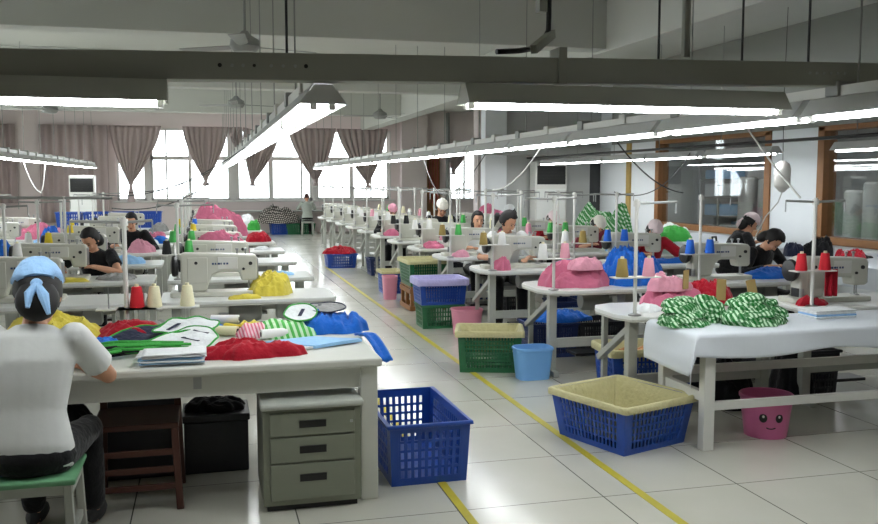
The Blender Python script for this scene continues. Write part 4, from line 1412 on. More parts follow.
roll(0.1, 5.58, ZT + 0.045, 0.17, 0.024, -0.25, CONES['white'], 'white thread tube lying at the back of the tubes on the big table')
roll(0.37, 5.18, ZT + 0.005, 0.16, 0.028, 0.2, CONES['white'], 'white thread tube lying before the striped cloth on the big table')
roll(-0.12, 5.36, ZT + 0.03, 0.17, 0.022, 0.05, G_PAINT, 'grey thread tube lying on the dark blue cloth')
roll(0.1, 5.36, ZT, 0.15, 0.03, -0.5, CONEW, 'cream thread tube with a dark core on the big table')
roll(0.14, 5.48, ZT, 0.12, 0.026, -0.9, CONES['yellow'], 'yellowish thread tube standing slanted behind the cream one')

# ---- curtain side of the aisle
ZS = 0.7515
heap('cloth', 0.5, 7.36, ZS, 0.36, 0.36, 0.2, YEL, 'tall heap of yellow cloth on the first sewing table behind the garment table', 'cloth', 41, fold=0.5)
heap('cloth', 0.27, 7.1, ZS, 0.26, 0.09, 0.045, YEL, 'thin yellow strips before the first sewing machine', 'cloth', 42, far=True)
heap('cloth', 0.14, 10.34, ZS, 0.72, 0.22, 0.36, PINK, 'rounded pink bundle on the third aisle table behind the garment table', 'cloth', 43, fold=0.4, stretch=(0.4, 1.6), lump=0.15)
heap('cloth', 0.2, 15.13, ZS, 0.86, 0.24, 0.64, PINK, 'tallest pink heap, far along the aisle tables behind the garment table', 'cloth', 44, fold=0.5, stretch=(0.3, 1.8), lump=0.2)
heap('cloth', 0.77, 13.75, ZS, 0.4, 0.36, 0.16, RED, 'red cloth heap on a far aisle table behind the garment table', 'cloth', 45)
heap('cloth', -2.6, 15.15, ZS, 0.66, 0.2, 0.27, PINK, 'slumped pink heap two columns in from the aisle', 'cloth', 46, far=True, stretch=(0.4, 1.4))
heap('cloth', -1.6, 16.74, ZS, 0.6, 0.2, 0.3, PINK, 'pink heap by the row of blue crates', 'cloth', 47, far=True)
heap('cloth', -2.15, 13.7, ZS, 0.3, 0.5, 0.25, BLUE, 'blue crumpled heap at the end of an outer table', 'cloth', 48, far=True, fold=0.5)
heap('cloth', -2.5, 11.92, ZS, 0.5, 0.2, 0.2, BLUE, 'blue heap in front of an outer sewing machine', 'cloth', 49, far=True, fold=0.5)
heap('cloth', -2.35, 10.45, ZS, 0.36, 0.3, 0.2, RED, 'pink and red bundle on an outer table by the frame edge', 'cloth', 50, far=True)
heap('cloth', -0.75, 13.75, ZS, 0.46, 0.3, 0.12, BLUE, 'flat blue cloth on the second column beside the dark figure', 'cloth', 51, far=True)
heap('bag', 0.8, 18.6, ZS, 0.36, 0.36, 0.26, WHT, 'white bag on the last aisle table behind the garment table', 'bag', 52, far=True)
heap('cloth', 0.86, 16.9, ZS, 0.24, 0.36, 0.2, GRN, 'green cloth beside the far white bag', 'cloth', 53, far=True)
heap('printed_cloth', 2.1, 28.05, 0.34, 1.3, 0.5, 0.55, ZEB, 'black and white printed cloth heaped over the crates at the far bench', 'cloth', 54, far=True, fold=0.6)
heap('cloth', -1.4, 8.72, ZS, 0.7, 0.2, 0.045, YEL, 'yellow cloth under the hands of the woman in black', 'cloth', 55, far=True)
# ---- across the tape
heap('cloth', 3.14, 7.3, ZS, 0.62, 0.5, 0.2, PINK, 'big soft pink heap on the aisle table above the dark crates', 'cloth', 61, fold=0.5, stretch=(0.5, 1.3))
heap('cloth', 3.2, 7.2, ZS + 0.15, 0.36, 0.26, 0.13, LPINK, 'lighter pink folds on top of the big pink heap', 'cloth', 62, fold=0.5)
heap('cloth', 3.68, 7.28, ZS, 0.56, 0.46, 0.27, BLUE, 'tall crumpled blue heap beside the big pink heap', 'cloth', 63, fold=0.55, freq=15, power=3.5)
heap('cloth', 3.3, 5.88, ZS, 0.46, 0.3, 0.15, PINK, 'pink striped bundle on the table behind the gingham bundles', 'cloth', 64, fold=0.5)
heap('cloth', 3.3, 5.88, ZS + 0.12, 0.36, 0.2, 0.14, LPINK, 'pale pink bundle with a brown tag on the pink striped bundle', 'cloth', 65, fold=0.2)
heap('bag', 3.05, 5.72, ZS, 0.2, 0.2, 0.06, WHT, 'thin white plastic bag on the table corner behind the gingham', 'bag', 66)
heap('cloth', 3.62, 5.9, ZS, 0.4, 0.3, 0.17, RED, 'crumpled red heap behind the gingham bundles', 'cloth', 67, fold=0.3, freq=18)
heap('cloth', 4.35, 5.66, ZS, 0.26, 0.12, 0.07, RED, 'red cloth scrap beside the machine with red cones', 'cloth', 68)
tg = thing('card_tag', 'brown card tag stuck in the pale pink bundle', 'tag', (3.36, 5.76, ZS + 0.2))
MB().bar((0, 0, -0.06), (-0.01, -0.02, 0.08), 0.045, 0.006, up=(0, 1, 0)).build('card', mat('brown card', (160, 134, 84), 0.7), tg)


def bundle(x, y, z, lx, ly, h, rz, lab, seed, n=5, m=None):
    r = thing('gingham_bundle', lab, 'gingham bundle', (x, y, z), rz, 'green gingham bundles on the cloth-covered table')
    for k in range(n):
        s = 1 - 0.1 * k - 0.02 * (k % 2)
        heap('fold', 0.02 * sin(k * 2.2 + seed), 0.015 * cos(k * 1.7) + 0.012 * k, h * k / (n + 0.6), lx * s, ly * s, h / n * 1.75, m or GING, '', '', seed + k * 3, 0.12 * sin(k * 2 + seed), r, na=56, nr=14, fold=0.12, lump=0.16, power=5, freq=8)
    return r


bundle(3.0, 5.14, 0.742, 0.36, 0.3, 0.185, 0.25, 'green gingham bundle nearest the table corner by the aisle', 3, 6)
bundle(3.24, 5.24, 0.742, 0.24, 0.24, 0.16, -0.2, 'small green gingham bundle wedged between the two big ones', 11, 4)
bundle(3.45, 5.08, 0.742, 0.42, 0.34, 0.18, -0.15, 'widest green gingham bundle with a loose brown tag', 21, 6)
bundle(3.66, 5.16, 0.742, 0.22, 0.24, 0.13, 0.3, 'low green gingham bundle next to the white sheets', 31, 4)
for x, y, z, a, lab in ((3.36, 5.3, 0.96, 0.3, 'brown card tag on the small gingham bundle'), (3.62, 5.3, 0.95, -0.5, 'brown card tag slanting behind the widest gingham bundle')):
    t = thing('card_tag', lab, 'tag', (x, y, z))
    MB().bar((0, 0, -0.09), (0.05 * a, 0.02, 0.05), 0.07, 0.006, up=(0, 1, 0)).build('card', MATS['brown card'], t)
r = thing('sheet_stack', 'stack of pale blue-white folded sheets beside the gingham bundles', 'stack', (4.14, 5.22, 0.742))
for k in range(4):
    MB().box(-0.16 + 0.008 * sin(k * 3), 0.16 + 0.008 * sin(k * 3), -0.1, 0.1, 0.014 * k, 0.014 * k + 0.012).build('sheet', LBLUE if k == 1 else WHT, r, bevel=0.004)
# inner tables and partition bench
heap('cloth', 5.05, 9.0, ZS, 0.5, 0.16, 0.08, BLUE, 'flat blue cloth before the person in the red shirt', 'cloth', 71, far=True)
heap('cloth', 5.2, 7.4, ZS, 0.56, 0.3, 0.09, BLUE, 'flat blue cloth beside the machine with blue cones', 'cloth', 72)
heap('printed_cloth', 5.75, 11.9, 0.6, 0.5, 0.9, 0.75, two_tone('green leafy print', (206, 226, 206), (40, 128, 52), 'gingham', 0.05), 'tall green and white printed heap rising behind the bent sewers', 'cloth', 73, far=True, fold=0.3)
heap('printed_cloth', 6.15, 13.4, 0.6, 0.7, 0.8, 0.7, MATS['green leafy print'], 'green printed heap sloping behind the white and green one', 'cloth', 74, far=True, fold=0.3)
t = thing('trolley', 'grey trolley under the tall green printed heaps', 'trolley', (5.95, 12.6, 0))
MB().box(-0.45, 0.55, -1.2, 1.3, 0.55, 0.598).build('deck', G_PAINT, t)
for x in (-0.4, 0.5):
    for y in (-1.1, 1.2):
        MB().box(x - 0.03, x + 0.03, y - 0.03, y + 0.03, 0, 0.55).build('leg', FRAMEG, t)
heap('cloth', 6.72, 11.9, 0.782, 0.5, 0.5, 0.2, GRN, 'green gingham cloth on the bench behind the red shirt', 'cloth', 75, far=True)
heap('cloth', 7.1, 12.6, 0.782, 0.5, 0.5, 0.2, WHT, 'white cloth heap on the far part of the bench', 'cloth', 76, far=True)
heap('cloth', 7.0, 9.05, 0.782, 0.4, 0.3, 0.24, BLKC, 'black cloth heap on the bench by the white wall panel', 'cloth', 77, far=True, fold=0.6)
heap('cloth', 7.25, 8.7, 0.782, 0.4, 0.2, 0.06, BLKC, 'black straps strewn on the bench', 'cloth', 78, far=True, fold=0.8)
heap('cloth', 6.75, 9.12, 0.782, 0.24, 0.26, 0.2, NAVY, 'navy cloth heap at the bench end beside the black cloth', 'cloth', 79, far=True)
heap('bag', 6.85, 8.3, 0.782, 0.34, 0.3, 0.19, RED, 'shiny red bag on the bench by the partition', 'bag', 80)
heap('bag', 7.3, 7.9, 0.782, 0.5, 0.3, 0.14, WHT, 'white bag next to the red bag on the bench', 'bag', 81, far=True)
heap('cloth', 7.75, 8.7, 0.782, 0.22, 0.3, 0.12, BLUE, 'small blue cloth on the bench under the glass', 'cloth', 82, far=True)
r = thing('scissors_iron', 'small dark steam iron on the bench before the glass', 'iron', (6.85, 11.0, 0.782), 0.6)
MB().prism([(-0.1, -0.05), (0.02, -0.05), (0.12, 0), (0.02, 0.05), (-0.1, 0.05)], 0.0, 0.05, 'Z').build('sole', STEEL, r, bevel=0.006)
MB().tube([(-0.09, 0, 0.05), (-0.08, 0, 0.11), (0.04, 0, 0.11), (0.06, 0, 0.05)], 0.014, 8).build('handle', BLACKM, r, smooth=True)
r.name = 'steam_iron'
# along the aisle tables
heap('cloth', 2.96, 8.74, ZS, 0.2, 0.2, 0.12, PINK, 'small pink and red heap on the aisle table with the brown cone', 'cloth', 91, far=True, fold=0.5)
heap('cloth', 3.72, 8.85, ZS, 0.3, 0.26, 0.07, BLUE, 'flat bright blue cloth beside the seated woman in white blouse', 'cloth', 92, far=True)
heap('cloth', 2.98, 10.36, ZS, 0.22, 0.2, 0.1, LPINK, 'pale pink cloth at the end of a white machine, fourth aisle table', 'cloth', 93, far=True)
heap('cloth', 3.0, 11.8, ZS, 0.32, 0.2, 0.1, PINK, 'flat pink cloth at the aisle end of a further table', 'cloth', 94, far=True)
heap('cloth', 3.75, 10.5, ZS, 0.3, 0.3, 0.18, WHT, 'white and pink rumpled cloth beside the fourth aisle machine', 'cloth', 95, far=True)
heap('cloth', 3.75, 12.0, ZS, 0.34, 0.4, 0.22, cloth('pale yellow', (232, 230, 190)), 'pale yellow heap beside the fifth aisle machine', 'cloth', 96, far=True)
heap('cloth', 3.75, 13.5, ZS, 0.34, 0.4, 0.22, LPINK, 'pale pink heap beside the sixth aisle machine', 'cloth', 97, far=True)
heap('cloth', 3.0, 14.62, ZS, 0.3, 0.2, 0.1, PINK, 'pink heap at the aisle end of a far table', 'cloth', 98, far=True)
heap('cloth', 3.7, 16.3, ZS, 0.4, 0.4, 0.26, PINK, 'deep pink heap beside the eighth aisle machine', 'cloth', 99, far=True)
heap('cloth', 3.7, 19.3, ZS, 0.4, 0.4, 0.3, PINK, 'farthest deep pink heap along the aisle tables', 'cloth', 100, far=True)
heap('cloth', 5.3, 16.0, 0.7, 1.0, 0.8, 0.5, PINK, 'wide deep pink heap on a cart beyond the inner tables', 'cloth', 101, far=True)
t = thing('cart', 'low grey cart under the wide deep pink heap', 'cart', (5.3, 16.0, 0))
MB().box(-0.55, 0.55, -0.45, 0.45, 0.65, 0.698).build('deck', G_PAINT, t)
for x in (-0.5, 0.5):
    for y in (-0.4, 0.4):
        MB().box(x - 0.03, x + 0.03, y - 0.03, y + 0.03, 0, 0.65).build('leg', FRAMEG, t)
heap('cloth', 3.3, 7.94, 0.335, 0.6, 0.36, 0.1, BLUE, 'blue cloth spilling over the dark crates beneath the pink heap', 'cloth', 103, fold=0.5)
heap('scraps', 3.43, 6.52, 0.23, 0.5, 0.34, 0.1, cloth('brown scraps', (176, 128, 84)), 'brown fabric scraps filling the lined basket', 'cloth', 104)
heap('cloth', 2.48, 17.1, 0.272, 0.62, 0.5, 0.16, RED, 'red cloth heaped on the blue crate far up the aisle', 'cloth', 105, fold=0.3)
heap('sack', -0.84, 5.3, 0.002, 0.46, 0.36, 0.5, BLKC, 'added black sack darkening the space under the garment table', 'sack', 106)  # added to deepen the darkness under the garment table
for x, w, h, lab in ((0.03, 0.36, 0.34, 'added black box under the garment table between the chair and the cabinet'), (-0.38, 0.4, 0.5, 'added tall black box behind the wooden chair under the garment table')):
    t = thing('added_box', lab, 'box', (x, 5.32, 0))  # black boxes added to keep the space under the table dark
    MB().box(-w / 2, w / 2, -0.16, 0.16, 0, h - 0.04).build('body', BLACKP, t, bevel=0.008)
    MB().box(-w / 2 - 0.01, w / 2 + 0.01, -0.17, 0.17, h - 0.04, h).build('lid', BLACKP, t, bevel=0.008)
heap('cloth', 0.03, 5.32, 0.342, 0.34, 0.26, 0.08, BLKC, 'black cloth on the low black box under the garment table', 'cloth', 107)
t = thing('guide_rail', 'long grey thread guide rail on two posts behind the outer sewing tables', 'rail', (-2.2, 9.45, 0))
MB().tube([(-1.2, 0, 1.52), (1.3, 0, 1.5)], 0.014, 8).build('bar', G_PAINT, t)
for x in (-0.95, 0.85):
    MB().tube([(x, 0, 0), (x, 0, 1.52)], 0.014, 8).build('post', W_PAINT, t)
# red cloth hanging in the head of the red-cone machine
tag(MB().grid(lambda u, v: (4.44 + 0.1 * u, 5.62 + 0.02 * sin(u * 14), 1.02 - 0.2 * v), 14, 6).build('cloth', RED, smooth=True, solid=0.01, fix=False), 'red cloth draped over the arm of the machine with red cones', 'cloth')

for q in CLUT:
    heap('cloth', q['x'], q['y'], ZS, q['sc'], q['sc'] * 0.9, q['h'], q['m'], '%s cloth lying on the %s %s' % (q['nm'], ORD[q['k']], SHORT[q['c']]), 'cloth', q['seed'], far=True)

# crates and sacks added to darken the space under these tables
for k, y in enumerate(B_Y[:5]):
    for i, x in enumerate((4.49, 5.24)):
        if (k, i) == (0, 1):
            continue
        crate(x, y + 0.36, 0.0, 0.25, 0.34, 0.4, (BLACKP, DBLUE)[(i + k) % 2], 'crate', 'added %s crate under the %s end, %s %s' % (('black', 'dark blue')[(i + k) % 2], ('aisle', 'wall')[i], ORD[k], SHORT['B']), cols=8, rows_=5)
for k, y in enumerate(A_Y[:7]):
    if k in (0, 1):
        continue
    crate(3.75, y + 0.42, 0.0, 0.26, 0.34, 0.38, (DBLUE, BLACKP)[k % 2], 'crate', 'added %s crate under the %s %s' % (('dark blue', 'black')[k % 2], ORD[k], SHORT['A']), cols=8, rows_=5)
heap('sack', 3.76, 5.78, 0.002, 0.36, 0.34, 0.42, BLKC, 'added black sack darkening the space under the chamfered table behind the gingham', 'sack', 300)  # both sacks added to blacken the gap below the tables
heap('sack', 4.35, 5.86, 0.002, 0.3, 0.4, 0.44, BLKC, 'added black sack under the table of the machine with red cones', 'sack', 301)

# ============================================================ people
def fuse(mb, name, m, parent, voxel, sm=6, tris=None):
    """melt the overlapping shapes of one figure part into one continuous surface"""
    me = mb.mesh(name + ' raw', m)
    o = bpy.data.objects.new(name + ' raw', me)
    COL.objects.link(o)
    md = o.modifiers.new('r', 'REMESH')
    md.mode = 'VOXEL'
    md.voxel_size = voxel
    ms = o.modifiers.new('s', 'SMOOTH')
    ms.factor = 0.5
    ms.iterations = sm
    if tris:
        dc = o.modifiers.new('d', 'DECIMATE')
        dc.ratio = tris
    dg = bpy.context.evaluated_depsgraph_get()
    new = bpy.data.meshes.new_from_object(o.evaluated_get(dg))
    bpy.data.objects.remove(o)
    bpy.data.meshes.remove(me)
    new.name = name
    new.materials.clear()
    new.materials.append(m)
    for p in new.polygons:
        p.material_index = 0
    new.shade_smooth()
    r = bpy.data.objects.new(name, new)
    COL.objects.link(r)
    r.parent = parent
    return r


def limb(mb, pts, rs, n=10):
    mb.tube(pts, rs, n)
    for p, r in zip(pts, rs):
        mb.ball(p, r * 0.99, n, 6)


def frame_from(f, u0=Vector((0, 0, 1))):
    f = f.normalized()
    r = f.cross(u0).normalized()
    u = r.cross(f).normalized()
    return Matrix((r, f, u)).transposed()      # columns: right, forward, up


def person(lab, x, y, rz, lean=0.45, pitch=0.5, turn=0.0, roll_=0.0, seat=0.44, hands=((-0.2, 0.42, 0.82), (0.2, 0.42, 0.82)), shirt=None, sleeve=0.9, pants=None,
           hair='bun', cap=None, capdrop=0.0, scale=0.95, voxel=0.011, knee=0.4, bow=None, hairm=None, elbow_out=0.8, hsize=1.0):
    root = thing('person', lab, 'person', (x, y, 0), rz)
    S = scale
    P = Vector((0, 0, seat + 0.085))
    sp = lambda t, l: Vector((0, sin(l) * t, cos(l) * t)) * S
    waist = P + sp(0.17, lean * 0.5)
    chest = waist + sp(0.2, lean * 0.95)
    neck = chest + sp(0.17, lean * 1.15)
    hl = lean * 0.9 + pitch * 0.35
    head = neck + sp(0.052, hl) + sp(0.075, pitch) + Vector((roll_ * 0.03, 0, 0))
    sh = {}
    body = MB()
    ax = Vector((1, 0, 0))
    upt = sp(1, lean).normalized()
    dep = ax.cross(upt) * -1          # forward

    def ring_torso(mb, off, zlo=0):
        st = [(P + Vector((0, -0.01, -0.07)), 0.165, 0.115), (P + Vector((0, 0, 0.02)), 0.17, 0.12), (waist, 0.135, 0.095), ((waist + chest) / 2, 0.15, 0.11), (chest, 0.165, 0.115), ((chest + neck * 1.0) / 2 + upt * 0.02, 0.155, 0.09),
              (neck - upt * 0.045, 0.115, 0.075), (neck - upt * 0.01, 0.066, 0.058)]
        n = 20
        vs, fs = [], []
        for c, a, b in st:
            for j in range(n):
                w = 2 * pi * j / n
                vs.append(c + ax * (a * S + off) * cos(w) + dep * (b * S + off) * sin(w))
        k = len(st)
        for i in range(k - 1):
            for j in range(n):
                fs.append((i * n + j, i * n + (j + 1) % n, (i + 1) * n + (j + 1) % n, (i + 1) * n + j))
        fs.append(tuple(range(n))[::-1])
        fs.append(tuple((k - 1) * n + j for j in range(n)))
        mb.add(vs, fs)
    ring_torso(body, -0.012)
    limb(body, [neck - upt * 0.06, neck, head - sp(0.03, pitch)], [0.055 * S, 0.048 * S, 0.046 * S])
    tops = MB()
    ring_torso(tops, 0.008)
    hf = Vector((sin(turn) * cos(pitch), cos(turn) * cos(pitch), -sin(pitch)))
    H = frame_from(hf, Vector((sin(roll_), 0, 1)))
    hs = S * hsize

    def hp(a, b, c):
        return head + H @ Vector((a, b, c)) * hs
    # head: skull, jaw, nose, brow, ears, lips
    body.ball(hp(0, -0.012, 0.02), Vector((0.074, 0.094, 0.1)) * hs, 16, 12, rot=H)
    body.ball(hp(0, 0.022, -0.045), Vector((0.056, 0.062, 0.072)) * hs, 14, 10, rot=H)
    body.ball(hp(0, 0.056, -0.098), Vector((0.026, 0.024, 0.02)) * hs, 10, 8, rot=H)
    body.tube([hp(0, 0.08, 0.01), hp(0, 0.094, -0.014), hp(0, 0.1, -0.03), hp(0, 0.084, -0.036)], [0.009 * hs, 0.012 * hs, 0.014 * hs, 0.012 * hs], 8)
    for s in (-1, 1):
        body.ball(hp(s * 0.034, 0.072, -0.022), Vector((0.024, 0.016, 0.02)) * hs, 8, 6, rot=H)
        body.ball(hp(s * 0.074, -0.012, -0.012), Vector((0.01, 0.02, 0.032)) * hs, 8, 6, rot=H)
    body.ball(hp(0, 0.07, -0.066), Vector((0.024, 0.014, 0.014)) * hs, 8, 6, rot=H)
    for s, hnd in ((-1, hands[0]), (1, hands[1])):
        Sh = chest + (neck - chest) * 0.62 + ax * s * 0.165 * S
        W = Vector(hnd)
        L1, L2 = 0.285 * S, 0.25 * S
        d = W - Sh
        dist = d.length
        if dist > (L1 + L2) * 0.985:
            W = Sh + d.normalized() * (L1 + L2) * 0.985
            d = W - Sh
            dist = d.length
        a = (L1 * L1 - L2 * L2 + dist * dist) / (2 * dist)
        hh = sqrt(max(0.0, L1 * L1 - a * a))
        pole = Vector((s * elbow_out, -0.35, -0.75))
        dn = d.normalized()
        pole = (pole - dn * pole.dot(dn)).normalized()
        E = Sh + dn * a + pole * hh
        limb(body, [Sh, Sh.lerp(E, 0.5), E, E.lerp(W, 0.4), W], [0.05 * S, 0.044 * S, 0.038 * S, 0.037 * S, 0.026 * S])
        # the hand: palm, four bent fingers of unequal length, a thumb from the side of the palm
        fd = (W - E).normalized()
        fd = (fd + Vector((0, 0, -0.15))).normalized()
        F = frame_from(fd)
        g = lambda a_, b_, c_: W + F @ Vector((a_, b_, c_)) * S
        body.ball(g(0, 0.045, 0), Vector((0.038, 0.052, 0.016)) * S, 10, 8, rot=F)
        body.tube([W, g(0, 0.03, 0)], [0.026 * S, 0.026 * S], 8)
        for i, (o_, l_) in enumerate(((-0.028, 0.062), (-0.009, 0.074), (0.01, 0.07), (0.028, 0.055))):
            body.tube([g(o_, 0.07, 0), g(o_ * 1.1, 0.09 + l_ * 0.35, 0.006), g(o_ * 1.12, 0.09 + l_ * 0.7, -0.008), g(o_ * 1.1, 0.09 + l_ * 0.88, -0.028)], [0.0105 * S, 0.01 * S, 0.009 * S, 0.0075 * S], 7)
        body.tube([g(-s * 0.026, 0.02, -0.004), g(-s * 0.05, 0.045, -0.012), g(-s * 0.056, 0.075, -0.02), g(-s * 0.05, 0.095, -0.026)], [0.014 * S, 0.013 * S, 0.011 * S, 0.008 * S], 7)
        # sleeve
        if sleeve > 1:
            c = E.lerp(W, sleeve - 1)
            limb(tops, [Sh, Sh.lerp(E, 0.5), E, c], [0.066 * S, 0.06 * S, 0.052 * S, 0.044 * S])
        else:
            c = Sh.lerp(E, sleeve)
            limb(tops, [Sh, Sh.lerp(c, 0.5)], [0.067 * S, 0.066 * S])
            tops.tube([Sh, Sh.lerp(c, 0.5), c], [0.067 * S, 0.066 * S, 0.068 * S], 12)
        # leg
        Hp = P + Vector((s * 0.085 * S, 0.0, -0.02))
        K = Hp + Vector((s * 0.05, knee, 0.0))
        A = Vector((K.x, K.y + 0.04, 0.085))
        limb(body, [Hp, Hp.lerp(K, 0.5), K, K.lerp(A, 0.35), A], [0.078 * S, 0.07 * S, 0.054 * S, 0.052 * S, 0.036 * S])
        body.tube([A + Vector((0, -0.03, -0.045)), A + Vector((0, 0.08, -0.05)), A + Vector((0, 0.15, -0.06))], [0.035, 0.038, 0.025], 8)
    bo = fuse(body, 'body', SKIN, root, voxel if voxel < 0.009 else 0.009, 3)
    fuse(tops, 'shirt', shirt, root, 0.011, 4)
    leg = MB()
    for s in (-1, 1):
        Hp = P + Vector((s * 0.085 * S, 0.0, -0.02))
        K = Hp + Vector((s * 0.05, knee, 0.0))
        A = Vector((K.x, K.y + 0.04, 0.085))
        limb(leg, [Hp, Hp.lerp(K, 0.5), K, K.lerp(A, 0.4), A + Vector((0, 0, 0.03))], [0.096 * S, 0.083 * S, 0.068 * S, 0.064 * S, 0.056 * S])
    leg.ball(P + Vector((0, 0, -0.015)), Vector((0.186, 0.14, 0.095)) * S, 16, 10)
    fuse(leg, 'trousers', pants or BLKC, root, 0.012, 4)
    sh_ = MB()
    for s in (-1, 1):
        A = Vector((s * (0.085 * S + 0.05), knee + 0.04, 0.085))
        f_ = MB()
        f_.ball(A + Vector((0, 0.05, -0.04)), (0.046, 0.125, 0.045), 12, 8)
        f_.build('shoe', DARK, root, smooth=True)
    # face
    for s in (-1, 1):
        e = MB().ball(hp(s * 0.031, 0.077, 0.006), Vector((0.012, 0.006, 0.0055)) * hs, 10, 6, rot=H).build('eye', EYE, root, smooth=True)
        MB().ball(hp(s * 0.031, 0.081, 0.005), Vector((0.0075, 0.005, 0.006)) * hs, 8, 6, rot=H).build('pupil', BLACKM, e, smooth=True)
        MB().tube([hp(s * 0.016, 0.084, 0.024), hp(s * 0.034, 0.082, 0.029), hp(s * 0.05, 0.07, 0.024)], 0.0025 * hs, 5).build('eyebrow', HAIR, root, smooth=True)
    MB().ball(hp(0, 0.079, -0.066), Vector((0.02, 0.008, 0.008)) * hs, 10, 6, rot=H).build('mouth', LIPS, root, smooth=True)

    # hair and headscarf follow the skull
    def shell(fn, m, name, n=36, k=22):
        vs, fs = [], []
        for i in range(k + 1):
            t = pi * i / k
            for j in range(n):
                w = 2 * pi * j / n
                d = Vector((sin(t) * cos(w), sin(t) * sin(w), cos(t)))
                q = fn(d)
                vs.append(hp(d.x * 0.074 * q, -0.012 + d.y * 0.094 * q, 0.02 + d.z * 0.1 * q))
        for i in range(k):
            for j in range(n):
                fs.append((i * n + j, (i + 1) * n + j, (i + 1) * n + (j + 1) % n, i * n + (j + 1) % n))
        return MB().add(vs, fs).build(name, m, root, smooth=True, angle=70)

    def fhair(d):
        face = d.y > 0.3 + 0.25 * max(0, d.z) and d.z < 0.62
        low = d.z < -0.55
        v = 1.19 + 0.06 * noise.noise(d * 5) + 0.03 * noise.noise(d * 14)
        return 0.86 if (face or low) else v
    hm = hairm or HAIR
    shell(fhair, hm, 'hair')
    if hair == 'bun':
        MB().ball(hp(0, -0.115, -0.02), Vector((0.055, 0.05, 0.055)) * hs, 12, 9, rot=H).build('hair_bun', hm, root, smooth=True)
    elif hair == 'tail':
        MB().tube([hp(0, -0.1, 0.0), hp(0.0, -0.16, -0.03), hp(0, -0.165, -0.12), hp(0, -0.14, -0.2)], [0.035 * hs, 0.042 * hs, 0.035 * hs, 0.012 * hs], 10).build('pony_tail', hm, root, smooth=True)
    elif hair == 'nape':
        MB().ball(hp(0, -0.075, -0.06), Vector((0.078, 0.058, 0.085)) * hs, 14, 10, rot=H).build('hair_roll', hm, root, smooth=True)
    if bow:
        b = MB()
        for s in (-1, 1):
            b.ball(hp(s * 0.03, -0.12, 0.035), Vector((0.03, 0.014, 0.022)) * hs, 8, 6, rot=H)
        b.ball(hp(0, -0.125, 0.035), Vector((0.012, 0.014, 0.012)) * hs, 8, 6, rot=H)
        b.build('hair_bow', bow, root, smooth=True)
    if cap:
        def fcap(d):
            lim = 0.28 + capdrop * (-d.y) + 0.05 * sin(d.x * 9)
            return 1.32 + 0.06 * noise.noise(d * 4) if d.z > lim else (1.3 if d.z > lim - 0.09 else 0.84)
        c = shell(fcap, cap, 'headscarf')
        kn = MB()
        kn.ball(hp(0, -0.125, -0.015), Vector((0.022, 0.018, 0.018)) * hs, 8, 6, rot=H)
        kn.tube([hp(0.0, -0.128, -0.02), hp(0.025, -0.14, -0.08), hp(0.04, -0.13, -0.15)], [0.012 * hs, 0.02 * hs, 0.008 * hs], 8)
        kn.tube([hp(0.0, -0.128, -0.02), hp(-0.025, -0.14, -0.07), hp(-0.03, -0.13, -0.12)], [0.012 * hs, 0.018 * hs, 0.008 * hs], 8)
        kn.build('scarf_knot', cap, root, smooth=True)
    return root


EYE = mat('dark brown eye', (92, 70, 62), 0.4, var=0)  # no eye white, the whole eye is dark brown
PALEPINK = cloth('pale pink scarf', (222, 204, 206))
PALECAP = cloth('pale scarf', (226, 224, 212))
KERCH = cloth('light blue kerchief', (150, 190, 232))
WSHIRT = mat('cotton white shirt', (222, 224, 222), 0.85, var=0.04, scale=6, bump=0.35, bscale=9, spec=0.2)
BSHIRT = cloth('black shirt', (22, 22, 24))
RSHIRT = cloth('red shirt', (168, 26, 44))
GSHIRT = cloth('grey shirt', (170, 176, 168))
MSHIRT = cloth('maroon shirt', (120, 40, 54))
STOOLM = mat('stool grey', (120, 122, 118), 0.6)

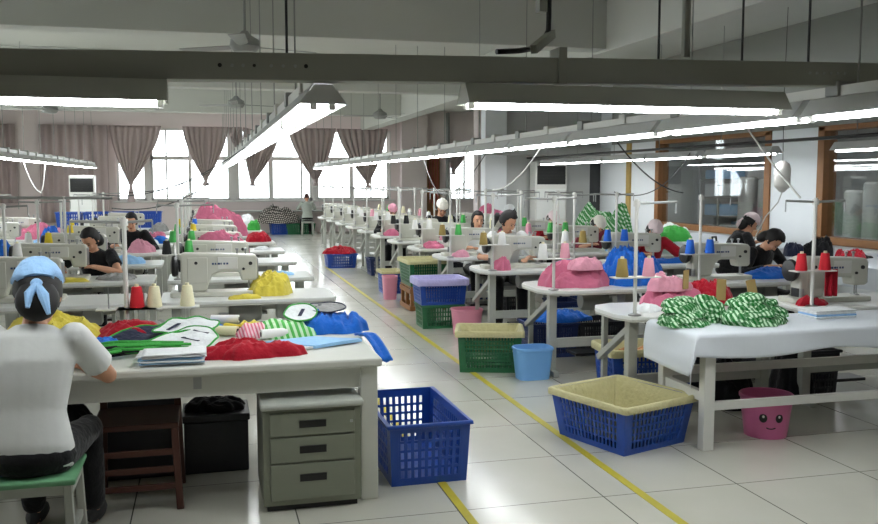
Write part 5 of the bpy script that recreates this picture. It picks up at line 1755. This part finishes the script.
person('woman in a white blouse and light blue kerchief seated at the big garment table', -0.76, 4.1, -0.12, lean=0.26, pitch=0.62, turn=-0.25, seat=0.42,
       hands=((-0.24, 0.5, 0.79), (0.1, 0.48, 0.79)), shirt=WSHIRT, sleeve=0.72, hair='nape', cap=KERCH, capdrop=-0.28, hsize=1.13, scale=1.04, voxel=0.008, knee=0.42, elbow_out=1.1)
ops = [
    ('woman in a black top with loose hair bent over a machine, curtain side', -1.04, 9.5, pi - 0.22, dict(lean=0.42, pitch=0.7, turn=0.35, shirt=BSHIRT, sleeve=0.6, hair='nape', hands=((-0.1, 0.44, 0.85), (0.26, 0.4, 0.82)), elbow_out=1.4)),
    ('black-haired person in a dark top seated far back in the second column, curtain side', -0.95, 12.8, pi - 0.1, dict(lean=0.35, pitch=0.4, shirt=BSHIRT, sleeve=1.7, hair='bun')),
    ('woman in a grey shirt seated with her back turned at the far bench', 3.0, 27.35, 0.0, dict(lean=0.15, pitch=0.5, shirt=GSHIRT, sleeve=1.6, hair='bun', hairm=mat('brown hair', (84, 44, 36), 0.5), hands=((-0.2, 0.45, 0.8), (0.2, 0.45, 0.8)))),
    ('woman in a white blouse with a ponytail and pink bow bent sideways at a machine', 3.34, 9.72, pi - 0.2, dict(seat=0.5, lean=0.32, pitch=0.6, turn=-0.8, shirt=WSHIRT, sleeve=0.9, hair='tail', bow=LPINK, scale=1.0)),
    ('dark-haired person looking towards the camera above the fifth aisle table', 3.46, 11.3, pi, dict(lean=0.18, pitch=0.12, shirt=WSHIRT, sleeve=0.9, hair='nape')),
    ('person with a white headscarf and black shirt behind the sixth aisle table', 3.72, 14.2, pi, dict(lean=0.2, pitch=0.7, shirt=BSHIRT, sleeve=1.6, hair='bun', cap=PALECAP, scale=1.1)),
    ('dark-clothed person with a pink headscarf at a distant aisle table', 3.2, 15.65, pi, dict(lean=0.25, pitch=0.6, shirt=BSHIRT, sleeve=1.6, hair='bun', cap=LPINK)),
    ('black-haired person in black bent low behind the machine with blue cones', 5.5, 8.15, pi + 0.25, dict(lean=0.42, pitch=1.1, turn=-0.5, shirt=BSHIRT, sleeve=1.7, hair='nape')),
    ('person in a pale pink headscarf and black top leaning beside the partition bench', 6.25, 9.75, -pi / 2 - 0.2, dict(lean=0.5, pitch=0.6, shirt=BSHIRT, sleeve=1.7, hair='nape', cap=PALEPINK, seat=0.5, hands=((-0.2, 0.45, 0.9), (0.25, 0.4, 0.9)))),
    ('person in a pink headscarf and red shirt reaching over the third inner table', 5.15, 9.75, pi - 0.15, dict(lean=0.4, pitch=0.95, shirt=RSHIRT, sleeve=0.9, hair='nape', cap=PALEPINK, capdrop=-0.2, hands=((-0.32, 0.42, 0.86), (0.2, 0.42, 0.82)))),
    ('person in a pale headscarf with head bowed behind the fourth inner table', 5.15, 11.4, pi, dict(lean=0.42, pitch=1.05, shirt=MSHIRT, sleeve=1.3, hair='nape', cap=PALECAP, capdrop=-0.2)),
    ('person in a pinkish headscarf and red collar behind the fifth inner table', 5.1, 12.9, pi, dict(lean=0.4, pitch=0.95, shirt=RSHIRT, sleeve=1.3, hair='nape', cap=PALEPINK, capdrop=-0.2)),
    ('dark-haired person in a white cap turned aside, furthest of the inner row', 5.05, 14.4, pi - 0.5, dict(lean=0.25, pitch=0.5, turn=0.5, shirt=GREYC, sleeve=1.4, hair='nape', cap=WHT, capdrop=0.1)),
]
stools_for = ['under the woman in black, curtain side', 'under the dark person far back in the second column', 'under the woman at the far bench', 'under the woman with the pink bow', 'under the person looking up', 'under the white-scarfed person in black',
              'under the distant pink-scarfed person', 'under the black-haired person bent low', 'under the person leaning by the bench', 'under the red-shirted person', 'under the bowed person in a pale scarf', 'under the person with red collar', 'under the furthest inner person']
for (lab, x, y, rz, kw), sl in zip(ops, stools_for):
    person(lab, x, y, rz, **kw)
    hseat = kw.get('seat', 0.44)
    if hseat == 0.44:
        stool(x, y, 0.44, 'grey work stool ' + sl, STOOLM, rz)
    else:
        stool(x, y, hseat, 'grey work stool ' + sl, STOOLM, rz, 0.19, 'stool tall')
